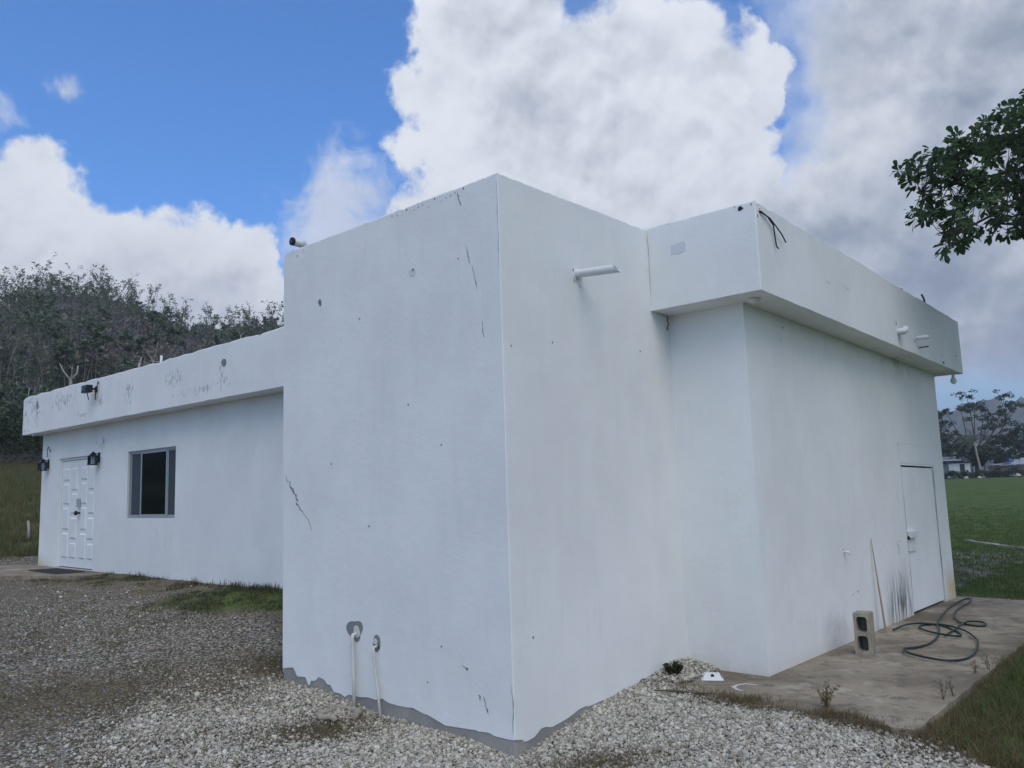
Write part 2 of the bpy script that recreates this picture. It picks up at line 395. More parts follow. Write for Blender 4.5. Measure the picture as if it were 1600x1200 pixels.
def glass(name, tint, refl=1.):
    m = bpy.data.materials.new(name); m.use_nodes = True; q = G(m.node_tree); q.n.clear()
    t = q.n.new('ShaderNodeBsdfTransparent'); t.inputs[0].default_value = tint + (1,)
    s_ = q.n.new('ShaderNodeBsdfGlossy'); s_.inputs['Roughness'].default_value = .03; s_.inputs[0].default_value = (refl * .55, refl * .75, refl, 1)
    f = q.n.new('ShaderNodeFresnel'); f.inputs[0].default_value = 1.5
    mx_ = q.n.new('ShaderNodeMixShader'); q.l.new(f.outputs[0], mx_.inputs[0]); q.l.new(t.outputs[0], mx_.inputs[1]); q.l.new(s_.outputs[0], mx_.inputs[2])
    out = q.n.new('ShaderNodeOutputMaterial'); q.l.new(mx_.outputs[0], out.inputs[0]); return m
M_glass = glass('window_glass', (.07, .09, .115)); M_lglass = glass('lantern_glass', (.85, .87, .88))
M_screen = plain('insect_screen', (.055, .066, .08), .8, var=.1)
def foliage(name, c1, c2, trans=.25, attr='tint', rough=.55):
    m = bpy.data.materials.new(name); m.use_nodes = True; q = G(m.node_tree); p = q.n['Principled BSDF']; out = q.n['Material Output']
    rnd = q.n.new('ShaderNodeObjectInfo').outputs['Random']
    f = q.m('FRACT', q.add(q.attr(attr), q.mul(rnd, .35)))
    c = q.mix(q.attr(attr), c1 + (1,), c2 + (1,))
    c = q.mix(q.mul(rnd, .35), c, tuple(x * .6 for x in c1) + (1,))
    q.put(p.inputs['Base Color'], c); p.inputs['Roughness'].default_value = rough; p.inputs['Specular IOR Level'].default_value = .25
    t = q.n.new('ShaderNodeBsdfTranslucent'); q.put(t.inputs[0], c)
    mx_ = q.n.new('ShaderNodeMixShader'); mx_.inputs[0].default_value = trans
    q.l.new(p.outputs[0], mx_.inputs[1]); q.l.new(t.outputs[0], mx_.inputs[2]); q.l.new(mx_.outputs[0], out.inputs[0]); return m
M_leaf_near = foliage('broad_leaf', (.048, .086, .038), (.130, .205, .075), .48)
M_leaf_hill = foliage('hill_leaf', (.098, .128, .082), (.195, .24, .14), .25)
M_scrub = foliage('scrub_leaf', (.125, .130, .105), (.27, .245, .21), .2)
M_leaf_far = foliage('far_leaf', (.036, .058, .030), (.088, .120, .056), .25)
M_palm = foliage('palm_leaf', (.085, .11, .07), (.19, .21, .13), .3)
M_grass = foliage('green_blade', (.070, .112, .032), (.185, .240, .080), .35)
M_dry = foliage('dry_blade', (.115, .092, .052), (.30, .225, .115), .25)
M_weed = foliage('weed_blade', (.035, .052, .020), (.085, .105, .045), .3)
M_wdry = foliage('wilted_blade', (.065, .058, .034), (.17, .135, .08), .3)
M_mixg = foliage('verge_blade', (.095, .088, .038), (.32, .235, .12), .35)
M_bark = plain('grey_bark', (.075, .066, .058), .9, var=.3, scale=4)
M_dead = plain('bleached_wood', (.34, .32, .29), .85, var=.2, scale=3)
M_twig = plain('hill_twig', (.18, .165, .155), .9, var=.25, scale=.5)

# ------------------------------------------------------------------ surface zones (what covers the yard where)
def vnoise(x, y, s, seed=0.):
    x = np.asarray(x).ravel(); y = np.asarray(y).ravel()
    return np.array([mnoise.noise(Vector((a * s + seed, b * s - seed, seed))) for a, b in zip(x, y)])
def gauss(x, y, px, py, sx, sy=None, rot=0.):
    c = gpix(px, py); sy = sy or sx
    dx_, dy_ = x - c[0], y - c[1]; cr, sr = math.cos(rot), math.sin(rot)
    u = dx_ * cr + dy_ * sr; v = -dx_ * sr + dy_ * cr
    return np.exp(-(u / sx) ** 2 - (v / sy) ** 2)
def zones(x, y):
    x = np.asarray(x, float); y = np.asarray(y, float)
    n1 = vnoise(x, y, .55, 3.1).reshape(x.shape); n2 = vnoise(x, y, 1.7, 9.7).reshape(x.shape); n3 = vnoise(x, y, 4.5, 5.2).reshape(x.shape)
    lx, ly = to_local(x, y); r = np.hypot(x, y)
    nn = n1 * .5 + n2 * .35 + n3 * .25
    gravel = .60 + nn * .75 - .34 * sst(-lx, 3.0, 4.2) * sst(-ly, -2.0, .4) 
    gravel += .7 * gauss(x, y, 500, 1085, .9, .5) + .5 * gauss(x, y, 700, 1180, .8) + 1. * gauss(x, y, 950, 1150, 1.1) + .6 * gauss(x, y, 1250, 1180, .8)
    gravel += .45 * gauss(x, y, 350, 1000, 2.2, 1.4) + .3 * gauss(x, y, 320, 1090, .7) + .3 * gauss(x, y, 120, 960, 2.5)
    gravel -= .55 * gauss(x, y, 430, 1040, .6) + .5 * gauss(x, y, 510, 1142, .5, .25) + .75 * gauss(x, y, 1250, 1112, 1.0, .22, -.75) + .35 * gauss(x, y, 150, 1090, 1.2, .6) + .3 * gauss(x, y, 960, 1190, .4, .2)
    gravel -= .8 * sst(ly + n2 * .7 + n1 * .6, .15, 1.0) * (lx < -3) * (lx > -11) + .5 * gauss(x, y, 380, 940, 1.2, .9)
    green = .9 * sst(ly + n2 * .7 + n1 * .6, .15, 1.1) * (lx < -3.0) * (lx > -11.2) + .7 * gauss(x, y, 380, 935, 1.2, .9) + .35 * gauss(x, y, 430, 1030, .6) + .5 * gauss(x, y, 60, 884, .6, .3)
    lawn = sst(lx + n2 * .05, 2.24, 2.36) * sst(x + .5 * (y - 5.6) + n2 * .22 + n3 * .1, 2.75, 3.0)
    lawn = np.maximum(lawn, sst(ly, 9.3, 9.7) * (lx > .5))
    bank = sst(-(lx + 15.5 + n2 * .8), 0, 1.5) * sst(ly, -4, -2)
    lawn = np.maximum(lawn, sst(r, 21, 24)); bank = np.where(x < 0, bank, 0)
    lawn = np.clip(np.maximum(lawn, bank), 0, 1)
    gravel = np.clip(gravel, 0, 1) * (1 - lawn); green = np.clip(np.maximum((green * .55 + nn * .45 * (green > .05)), lawn), 0, 1)
    dry = np.clip(.34 + nn * .7 - green * .2 + .6 * gauss(x, y, 510, 1142, .6, .3) + .8 * gauss(x, y, 1250, 1112, 1.0, .22, -.75) + .35 * gauss(x, y, 150, 1090, 1.4, .7) + .3 * gauss(x, y, 430, 1040, .6), 0, 1) * (1 - lawn)
    return gravel, green, dry, lawn

# ------------------------------------------------------------------ ground sheet
def axis(lo, hi, step, far, gr=1.22):
    a = list(np.arange(lo, hi + 1e-6, step)); s_ = step; b = []; v = hi
    while v < far: s_ *= gr; v += s_; b.append(v)
    c = []; v = lo; s_ = step
    while v > -far: s_ *= gr; v -= s_; c.append(v)
    return np.array(c[::-1] + a + b)
gx = axis(-14.5, 7.5, .13, 3500); gy = axis(2.5, 19., .13, 3500)
XX, YY = np.meshgrid(gx, gy); ZZ = ground(XX, YY)
nf = (np.abs(XX) < 18) & (YY > 0) & (YY < 24)
zg = np.zeros(XX.shape); zn = np.zeros(XX.shape); zd = np.zeros(XX.shape); zl = np.ones(XX.shape)
a_, b_, c_, e_ = zones(XX[nf], YY[nf]); zg[nf] = a_; zn[nf] = b_; zd[nf] = c_; zl[nf] = e_
beh = (~nf) & (YY <= 1) & (np.abs(XX) < 40); zg[beh] = .6; zl[beh] = 0; zn[beh] = .1; zd[beh] = .4
zn[(~nf) & (~beh)] = 1
ZZ = ZZ + np.where(nf, (vnoise(XX, YY, 2.5, 1.1) * .012).reshape(XX.shape), 0)
nx_, ny_ = len(gx), len(gy)
idx = np.arange(nx_ * ny_).reshape(ny_, nx_)
faces = np.stack([idx[:-1, :-1], idx[:-1, 1:], idx[1:, 1:], idx[1:, :-1]], -1).reshape(-1, 4)
def ground_col(q):
    o = q.geo('Position'); gv = q.attr('gravel'); gn = q.attr('green'); dr = q.attr('dry'); lw = q.attr('lawn')
    n_ = q.noise(o, 6., 6, .7); fine = q.noise(o, 60., 4, .7)
    c = q.mix(q.ss(n_, .35, .65), (.098, .076, .047, 1), (.21, .165, .106, 1))
    c = q.mix(q.mul(dr, q.ss(fine, .35, .6)), c, (.21, .165, .095, 1))
    v = q.voro(o, 34.); cell = q.n.new('ShaderNodeTexVoronoi'); cell.inputs['Scale'].default_value = 34.; q.put(cell.inputs['Vector'], o)
    rc = q.sep(cell.outputs['Color'])[0]
    stone = q.mix(rc, (.20, .18, .145, 1), (.50, .47, .40, 1))
    stone = q.mix(q.ss(v, .42, .62), stone, (.09, .08, .065, 1))
    c = q.mix(q.ss(q.sub(gv, rc), -.55, -.05), c, stone)
    gr1 = q.noise(o, 1.2, 5, .65); gr2 = q.noise(q.vm('MULTIPLY', o, (1., .25, 1.)), .25, 5, .6)
    grs = q.mix(q.ss(gr1, .35, .65), (.052, .088, .021, 1), (.108, .145, .041, 1))
    grs = q.mix(q.ss(q.noise(o, 18., 4, .7), .5, .7), grs, (.095, .098, .046, 1))
    px_, py_, pz_ = q.sep(o)
    leftb = q.ss(px_, -4., -12.)                                                     # rough brown pasture on the left bank
    past = q.mix(q.ss(gr2, .42, .58), (.10, .095, .050, 1), (.21, .165, .095, 1))
    grs = q.mix(q.mul(leftb, .85), grs, past)
    return q.mix(q.ss(gn, .25, .85), c, grs)
M_ground, q, p = material('yard_ground', ground_col, .95, 0, .1)
o_ = q.geo('Position'); q.put(p.inputs['Normal'], q.bump(q.add(q.mul(q.voro(o_, 34.), -1.), q.noise(o_, 90., 4, .7)), .6, .015))
go = np_mesh('ground', np.stack([XX, YY, ZZ], -1).reshape(-1, 3), faces, M_ground, None,
  {'gravel': ('POINT', zg.ravel()), 'green': ('POINT', zn.ravel()), 'dry': ('POINT', zd.ravel()), 'lawn': ('POINT', zl.ravel())}, True)
tag(go, 'gravel yard and grass field around the white building', 'ground', kind='structure')
# ------------------------------------------------------------------ the white building
B = empty('white_building', C0, -BASE, 'white flat-roofed concrete building with a tall front block and two wings', 'building')
def ring_pts(x0, x1, y0, y1, step, ch):
    P = []
    def seg(a, b):
        n = max(1, int(math.hypot(b[0] - a[0], b[1] - a[1]) / step))
        for i in range(n): P.append((a[0] + (b[0] - a[0]) * i / n, a[1] + (b[1] - a[1]) * i / n))
    seg((x0 + ch, y0), (x1 - ch, y0)); seg((x1 - ch, y0), (x1, y0 + ch)); seg((x1, y0 + ch), (x1, y1 - ch)); seg((x1, y1 - ch), (x1 - ch, y1))
    seg((x1 - ch, y1), (x0 + ch, y1)); seg((x0 + ch, y1), (x0, y1 - ch)); seg((x0, y1 - ch), (x0, y0 + ch)); seg((x0, y0 + ch), (x0 + ch, y0))
    return P
def block(x0, x1, y0, y1, zb, zt, step=.06, ch=.012, jit=.006, chipb=0., rs=1):
    rr = np.random.default_rng(rs); P = ring_pts(x0, x1, y0, y1, step, ch); n = len(P)
    zb = zb if callable(zb) else (lambda x, y, v=zb: v); zt = zt if callable(zt) else (lambda x, y, v=zt: v)
    cx, cy = (x0 + x1) / 2, (y0 + y1) / 2
    j = rr.normal(0, jit, n); j = np.convolve(np.r_[j[-2:], j, j[:2]], [.15, .2, .3, .2, .15], 'valid') * 1.0
    chip = np.where(rr.random(n) < .06, rr.random(n) * .010, 0) * (jit > 0)
    vs_ = []
    jb = rr.normal(0, .5, n) * chipb
    for (x, y), b in zip(P, jb): vs_.append(L(x, y, zb(x, y) + b))
    for (x, y) in P: vs_.append(L(x, y, max(zb(x, y) + .02, zt(x, y) - .12)))
    for (x, y), a, c in zip(P, j, chip): vs_.append(L(x, y, zt(x, y) - .014 + a - c))
    for (x, y), a, c in zip(P, j, chip):
        ins = .012 + c * .6
        vs_.append(L(x - math.copysign(min(ins, abs(x - cx)), x - cx), y - math.copysign(min(ins, abs(y - cy)), y - cy), zt(x, y) + a - c))
    fs = []
    for k in range(3):
        for i in range(n): fs.append((k * n + i, k * n + (i + 1) % n, (k + 1) * n + (i + 1) % n, (k + 1) * n + i))
    fs.append(tuple(range(3 * n, 4 * n))); fs.append(tuple(reversed(range(n))))
    return MB().add(vs_, fs)
# painted front block: the paint stops in a ragged line above the ground
PA = [(-2.95, .03), (-2.82, .057), (-2.704, .043), (-2.70, -.006), (-2.537, .007), (-2.507, -.057), (-2.492, -.058), (-2.467, -.007), (-2.329, .018), (-2.236, -.016), (-2.232, -.038), (-1.975, -.04), (-1.966, -.077), (-1.946, -.041), (-1.82, -.041), (-1.656, -.049), (-1.471, -.032), (-1.337, -.049), (-1.293, -.063), (-1.06, -.058), (-.874, -.068), (-.719, -.096), (-.715, -.115), (-.51, -.1), (-.495, -.061), (-.488, -.11), (-.253, -.089), (-.153, -.116), (.01, -.107)]
PB = [(0, -.107), (.02, -.115), (.133, -.131), (.240, -.118), (.245, -.101), (.401, -.099), (.75, -.06), (1.2, -.03), (1.645, .013), (1.724, .027), (1.877, .032), (1.897, .018), (2.042, .045), (2.213, .06), (2.6, .08)]
_pj = np.random.default_rng(91).normal(0, .011, 400)
def paint_line(x, y):
    return paint_base(x, y) + float(_pj[int((x * 9.3 + y * 8.1) + 150 + .35 * math.sin(x * 13 + y * 11)) % 400])
def paint_base(x, y):
    if y < .02: return float(np.interp(x, *zip(*PA)))
    if x > -.05: return float(np.interp(y, *zip(*PB)))
    return -.05
def tower_top(x, y):
    z = 4.102 + .062 * min(y, 2.157) / 2.157
    dxl = x + 2.932
    if dxl < .07: z -= .07 - math.sqrt(max(0, .07 ** 2 - (.07 - dxl) ** 2))
    return z
block(-2.932, 0, 0, 2.62, paint_line, tower_top, .016, .006, .004, rs=3).build('front_block', M_tower, B)
block(-2.926, -.006, .006, 2.6, -.6, .3, .15, .012, 0).build('plinth', M_plinth, B)
rz = block(-2.75, 1.121, 2.157, 9.416, 3.358, lambda x, y: 4.175 + .006 * math.sin(y * 1.7), .05, .010, .0065, .004, rs=5).build('roof_slab', M_fascR, B)
lz = block(-14.233, -2.5, 1.232, 9.5, 3.068, lambda x, y: 3.821 + .012 * math.sin(x * .9) * .4 + (-.05 * max(0, 1 - (x + 14.233) / .12) ** 2), .055, .014, .010, .006, rs=6).build('roof_slab', M_fascL, B)
def sheet(mb, fn, a0, a1, z0, z1, holes, depth):
    xs = sorted({a0, a1, *[h[0] for h in holes], *[h[1] for h in holes]}); zs = sorted({z0, z1, *[h[2] for h in holes], *[h[3] for h in holes]})
    for i in range(len(xs) - 1):
        for k in range(len(zs) - 1):
            xm, zm = (xs[i] + xs[i + 1]) / 2, (zs[k] + zs[k + 1]) / 2
            if any(h[0] < xm < h[1] and h[2] < zm < h[3] for h in holes): continue
            mb.add([fn(xs[i], 0, zs[k]), fn(xs[i + 1], 0, zs[k]), fn(xs[i + 1], 0, zs[k + 1]), fn(xs[i], 0, zs[k + 1])], [(0, 1, 2, 3)])
    for h in holes:
        c = [(h[0], h[2]), (h[1], h[2]), (h[1], h[3]), (h[0], h[3])]
        for i in range(4):
            p_, q_ = c[i], c[(i + 1) % 4]
            mb.add([fn(p_[0], 0, p_[1]), fn(q_[0], 0, q_[1]), fn(q_[0], depth, q_[1]), fn(p_[0], depth, p_[1])], [(0, 1, 2, 3)])
LY = 1.539; RX = .788
DX0, DX1, DZ0, DZ1 = -13.06, -11.34, .475, 2.535
WX0, WX1, WZ0, WZ1 = -10.0, -8.29, 1.40, 2.515
fl = lambda a, d, z: L(a, LY + d, z)
fr = lambda a, d, z: L(RX - d, a, z)
mb = MB(); sheet(mb, fl, -13.977, -2.6, -.3, 3.10, [(DX0, DX1, DZ0, DZ1), (WX0, WX1, WZ0, WZ1)], .12)
mb.add([L(-13.977, LY, -.3), L(-13.977, 9.2, -.3), L(-13.977, 9.2, 3.1), L(-13.977, LY, 3.1)], [(0, 1, 2, 3)])
mb.add([L(-13.977, 9.2, -.3), L(-2.6, 9.2, -.3), L(-2.6, 9.2, 3.1), L(-13.977, 9.2, 3.1)], [(0, 1, 2, 3)])
mb.build('wall', M_left, B, False)
RD0, RD1, RDT = 6.925, 8.485, 1.925
mb = MB(); sheet(mb, fr, 2.49, 9.088, -.3, 3.40, [(RD0, RD1, -.3, RDT)], .10)
mb.add([L(-.3, 2.49, -.3), L(RX, 2.49, -.3), L(RX, 2.49, 3.4), L(-.3, 2.49, 3.4)], [(0, 1, 2, 3)])
mb.add([L(RX, 9.088, -.3), L(-2.7, 9.088, -.3), L(-2.7, 9.088, 3.4), L(RX, 9.088, 3.4)], [(0, 1, 2, 3)])
mb.add([L(-2.7, 2.3, -.3), L(-2.7, 9.088, -.3), L(-2.7, 9.088, 3.4), L(-2.7, 2.3, 3.4)], [(0, 1, 2, 3)])
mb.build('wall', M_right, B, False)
# right door: flush steel leaf in a dark gap
dd = MB().box(RX - .052, RX - .010, RD0 + .016, RD1 - .018, .03, RDT - .022, L, .003).build('door', M_door, B)
MB().box(RX - .012, RX + .045, RD0 + .02, RD0 + .36, .975, 1.06, L, .006).build('hasp', M_whitepl, dd)
MB().box(RX - .012, RX + .012, RD0 + .05, RD0 + .34, .80, .83, L, .004).build('bolt_bar', M_door, dd)
MB().box(RX + .0, RX + .026, RD0 + .015, RD0 + .055, .955, 1.0, L, .004).build('hasp_shadow', M_dark, dd)  # near-black box painting the dark shadow at the hasp
MB().box(RX - .099, RX - .085, RD0 - .05, RD1 + .05, -.1, RDT + .05, L).build('dark_void_sheet', M_dark, B)  # near-black sheet added to give the door gaps their shade
MB().box(RX - .02, RX + .004, RD0 + .005, RD1 + .03, RDT + .025, 2.21, L, .003).build('lintel_patch', M_door, B)
# double entrance door of the left wing
mb = MB(); fy = LY + .035
mb.box(DX0, DX0 + .045, fy, LY + .11, DZ0, DZ1 - .045, L, .004); mb.box(DX1 - .045, DX1, fy, LY + .11, DZ0, DZ1 - .045, L, .004); mb.box(DX0, DX1, fy, LY + .11, DZ1 - .045, DZ1 - .002, L, .004)
de = mb.build('entrance_frame', M_door, B)
MB().box(DX0 + .02, DX1 - .02, LY + .108, LY + .12, DZ0 - .1, DZ1, L).build('dark_void_sheet', M_dark, B)  # added black sheet standing in for the unlit void behind the leaves
xm_ = -12.155
def leaf(x0, x1, knob):
    o = MB().box(x0, x1, LY + .052, LY + .092, DZ0 + .012, DZ1 - .052, L, .003).build('door_leaf', M_door, B)
    H = DZ1 - DZ0 - .07; w_ = x1 - x0; top = DZ1 - .055
    for (u0, u1, rows) in ((.10, .46, [(.07, .19), (.215, .415), (.445, .655), (.685, .92)]), (.56, .90, [(.07, .285), (.31, .505), (.54, .74), (.775, .92)])):
        for (a, b) in rows:
            X0, X1, Z0, Z1 = x0 + u0 * w_, x0 + u1 * w_, top - b * H, top - a * H
            m2 = MB(); e = .028
            y0 = LY + .0515; y1 = LY + .036
            ringo = [(X0, y0, Z0), (X1, y0, Z0), (X1, y0, Z1), (X0, y0, Z1)]; ringi = [(X0 + e, y1, Z0 + e), (X1 - e, y1, Z0 + e), (X1 - e, y1, Z1 - e), (X0 + e, y1, Z1 - e)]
            m2.add([L(*p_) for p_ in ringo + ringi], [(4, 5, 6, 7), (0, 1, 5, 4), (1, 2, 6, 5), (2, 3, 7, 6), (3, 0, 4, 7)])
            m2.build('panel', M_door, o)
    return o
lf1 = leaf(DX0 + .05, xm_ - .006, False); lf2 = leaf(xm_ + .006, DX1 - .05, True)
MB().box(xm_ + .02, xm_ + .085, LY - .01, LY + .05, 1.60, 1.76, L, .008).build('lock_box', M_alu, lf2)
mb = MB(); c = L(xm_ + .06, LY + .05, 1.49); mb.tube([c, (c[0], c[1] - .06, c[2])], .018, 10); mb.lathe([(.001, .03), (.035, .022), (.045, 0), (.035, -.022), (.001, -.03)], 12, lambda x, y, z: (c[0] + x, c[1] - .075 + z, c[2] + y)); mb.build('door_knob', M_blackmetal, lf2)
# three-light sliding window
wy = LY + .028
mb = MB(); t = .026
mb.box(WX0, WX1, wy, wy + .06, WZ0, WZ0 + t, L, .003); mb.box(WX0, WX1, wy, wy + .06, WZ1 - t, WZ1, L, .003); mb.box(WX0, WX0 + t, wy, wy + .06, WZ0 + t, WZ1 - t, L, .003); mb.box(WX1 - t, WX1, wy, wy + .06, WZ0 + t, WZ1 - t, L, .003)
win = mb.build('window', M_alu, B)
xs_ = [WX0 + t, -9.585, -8.655, WX1 - t]
for i in range(3):
    a, b = xs_[i], xs_[i + 1]; st = .024 if i != 1 else .032; yo = wy + (.008 if i == 1 else .022)
    mb = MB(); z0, z1 = WZ0 + t, WZ1 - t
    mb.box(a, a + st, yo, yo + .022, z0, z1, L, .003); mb.box(b - st, b, yo, yo + .022, z0, z1, L, .003); mb.box(a + st, b - st, yo, yo + .022, z0, z0 + st, L, .003); mb.box(a + st, b - st, yo, yo + .022, z1 - st, z1, L, .003)
    sa = mb.build('sash', M_alu, win)
    MB().box(a + st - .004, b - st + .004, yo + .009, yo + .014, z0 + st - .004, z1 - st + .004, L).build('pane', M_glass, sa)
    if i != 1: MB().box(a + st, b - st, yo + .004, yo + .0055, z0 + st, z1 - st, L).build('insect_screen', M_screen, sa)
# cracks, chips, bare spots and painted door-gap shade on the walls (own shapes, thin, proud of the paint)
def strip(fn, pts, w0, name='crack_and_gap_shade', mat=None, off=.0025, jit=.5, sub=4):
    rr = np.random.default_rng(int(abs(pts[0][0] * 1000)) + 11); P = []
    for i in range(len(pts) - 1):
        for k in range(sub):
            t_ = k / sub; P.append((pts[i][0] + (pts[i + 1][0] - pts[i][0]) * t_, pts[i][1] + (pts[i + 1][1] - pts[i][1]) * t_))
    P.append(pts[-1]); n = len(P); vs_ = []; fs = []
    for i, (a, z) in enumerate(P):
        a += rr.normal(0, w0 * jit); z += rr.normal(0, w0 * jit * .6)
        w_ = w0 * (.35 + rr.random()) * min(1, .3 + 3 * min(i, n - 1 - i) / n)
        vs_ += [fn(a - w_ / 2, -off, z - w_ * .2), fn(a + w_ / 2, -off, z + w_ * .2)]
    fs = [(2 * i, 2 * i + 1, 2 * i + 3, 2 * i + 2) for i in range(n - 1)]
    return MB().add(vs_, fs).build(name, mat or M_crack, B, False)
def spot(fn, a, z, ra, rz_, name='paint_chip', mat=None, off=.003, n=11, rag=.3):
    if name == 'paint_chip' and ra < .025: ra, rz_ = ra * .62, rz_ * .62
    rr = np.random.default_rng(int(abs(a * 977 + z * 613)) + 5)
    n = 22 if ra > .03 else 10; th = np.arange(n) * 2 * math.pi / n
    k = 1 + rag * sum(rr.normal(0, .8) * np.cos((j + 1) * th + rr.uniform(0, 6.28)) / (j + 1) ** .7 for j in range(4)); k = np.clip(k, .45, 1.6)
    ring = [(a + ra * k[i] * math.cos(2 * math.pi * i / n), z + rz_ * k[i] * math.sin(2 * math.pi * i / n)) for i in range(n)]
    return MB().poly_prism(ring, lambda u, v: fn(u, .01, v), lambda u, v: fn(u, -off, v)).build(name, mat or M_chip, B)
fA = lambda a, d, z: L(a, d, z); fB = lambda a, d, z: L(-d, a, z); fRF = lambda a, d, z: L(1.121 - d, a, z); fRFf = lambda a, d, z: L(a, 2.157 + d, z); fLF = lambda a, d, z: L(a, 1.232 + d, z)
strip(fA, [(-2.889, 1.85), (-2.84, 1.80), (-2.79, 1.743), (-2.735, 1.69), (-2.70, 1.65), (-2.682, 1.601), (-2.66, 1.56), (-2.61, 1.515), (-2.588, 1.51)], .016)
strip(fA, [(-2.60, 1.52), (-2.55, 1.47), (-2.505, 1.438), (-2.47, 1.38), (-2.454, 1.33)], .006)
strip(fA, [(-2.80, 1.735), (-2.755, 1.735), (-2.742, 1.70)], .010)
strip(fA, [(-.352, 3.60), (-.335, 3.50), (-.32, 3.44)], .006); strip(fA, [(-.30, 3.42), (-.27, 3.32), (-.245, 3.22)], .007); strip(fA, [(-.205, 2.96), (-.20, 2.88), (-.19, 2.83)], .007)
strip(fA, [(-.44, 4.06), (-.425, 4.0), (-.40, 3.93)], .010); strip(fA, [(-1.82, 2.315), (-1.78, 2.315)], .006)
strip(fA, [(-.30, .15), (-.275, .09), (-.25, .03)], .012); strip(fA, [(-.335, .17), (-.325, .12)], .012); strip(fA, [(-.555, .34), (-.49, .345), (-.45, .32)], .008)
strip(fA, [(-.008, 4.05), (-.010, 3.8), (-.009, 3.55), (-.012, 3.35)], .0035); strip(fA, [(-.014, .28), (-.010, .1), (-.016, -.06)], .007)
for (a, z, r_) in ((-2.315, 3.481, .028), (-1.715, 3.227, .012), (-1.077, 2.392, .012), (-.686, 2.032, .012), (-.448, 3.511, .010), (-2.144, 1.942, .012), (-1.608, 1.38, .013), (-.735, .468, .012), (-.46, .333, .016), (-2.687, 4.02, .012), (-2.58, 4.05, .009), (-.9, .18, .010)):
    spot(fA, a, z, r_, r_ * 1.1, mat=M_crack)
for (a, z, r_) in ((-.993, 3.517, .04),): spot(fA, a, z, r_, r_ * .8, mat=M_chip if r_ < .03 else wall_material('rough_patch', base=(.66, .68, .70)))
spot(fA, -.985, 3.53, .018, .018, mat=M_crack, off=.005)
for k in range(16): a = -1.25 + k * .06 + .02 * math.sin(k * 7); spot(fA, a, 4.066 - .014 * (k % 3) + .012 * math.sin(k * 3.), .006 + .004 * (k % 2), .005 + .010 * ((k * 7) % 3 == 0), mat=M_crack)
for (a, z, r_) in ((.1, 2.752, .009), (.607, 2.844, .010), (.237, .573, .012), (1.928, 2.934, .012)): spot(fB, a, z, r_, r_ * 1.3, mat=M_crack)
for (a, z, r_) in ((3.375, 3.25, .014), (3.3, 3.12, .008), (6.6, .96, .012), (4.9, .5, .008)): spot(fr, a, z, r_, r_ * 1.2, mat=M_crack)
spot(fRFf, .982, 4.125, .026, .020, mat=M_dark); spot(fRFf, 1.085, 4.14, .012, .012, mat=M_crack); spot(fRFf, .93, 4.155, .010, .007, mat=M_crack)
MB().poly_prism([(.262, 3.862), (.34, 3.848), (.405, 3.868), (.418, 3.93), (.402, 3.958), (.33, 3.952), (.268, 3.948), (.256, 3.90)], lambda u, v: fRFf(u, .01, v), lambda u, v: fRFf(u, -.003, v)).build('plaster_patch', wall_material('patch_paint', base=(.66, .695, .73)), B)
strip(fRFf, [(.012, 4.15), (.014, 3.8), (.010, 3.4)], .004, mat=M_chip)
for (a, z) in ((1.15, 4.0), (1.15, 3.94)): pass
spot(fRF, 2.19, 4.03, .014, .03, mat=M_crack); spot(fRF, 2.24, 4.11, .01, .012, mat=M_crack)
strip(fRF, [(3.75, 3.75), (3.9, 3.73)], .008); strip(fRF, [(4.2, 3.79), (4.5, 3.77)], .006)
spot(fLF, -6.306, 3.55, .07, .055, 'bare_patch', M_chip, rag=.12); spot(fLF, -13.45, 3.60, .05, .09, 'bare_patch', M_chip, rag=.25)
strip(fB, [(2.46, 3.355), (2.47, 3.28), (2.462, 3.2)], .03); strip(lambda a, d, z: L(.012 - d, a, z), [(2.17, 3.353), (2.49, 3.353)], .014)
strip(fr, [(6.50, .96), (6.52, .85), (6.53, .78)], .012); strip(fr, [(6.46, .62), (6.50, .5), (6.44, .30), (6.47, .1)], .018); strip(fr, [(6.905, 2.23), (6.905, 2.17)], .03)
strip(fr, [(RD0 - .015, 2.2), (RD0 - .012, RDT)], .007); strip(fr, [(RD1 + .02, 2.1), (RD1 + .012, RDT - .1), (RD1 + .015, 1.5)], .010)
strip(fr, [(RD0 + .02, 2.215), (RD0 + .8, 2.213), (RD1, 2.21)], .006); strip(fr, [(RD1 + .03, 2.2), (RD1 + .028, RDT)], .006); strip(fr, [(RD0 + .03, RDT + .045), (RD1 - .05, RDT + .05)], .006)
strip(fr, [(RD0 + .003, RDT - .01), (RD0 + .004, 1.3), (RD0 + .002, .7), (RD0 + .004, .03)], .011, mat=M_dark, jit=.08); strip(fr, [(RD1 - .006, RDT - .01), (RD1 - .004, 1.2), (RD1 - .006, .03)], .012, mat=M_dark, jit=.08)  # dark strips paint the shaded gap down each side of the door
strip(fr, [(4.72, .47), (4.78, .48)], .012); strip(fr, [(4.9, .49), (4.96, .49)], .012)
strip(lambda a, d, z: L(z, a, 3.355), [(6.2, .95), (6.9, 1.0), (7.2, 1.01)], .02); strip(lambda a, d, z: L(z, a, 3.3545), [(7.0, .86), (7.3, .88)], .018); strip(lambda a, d, z: L(z, a, 3.355), [(5.9, .9), (6.05, .92)], .02)
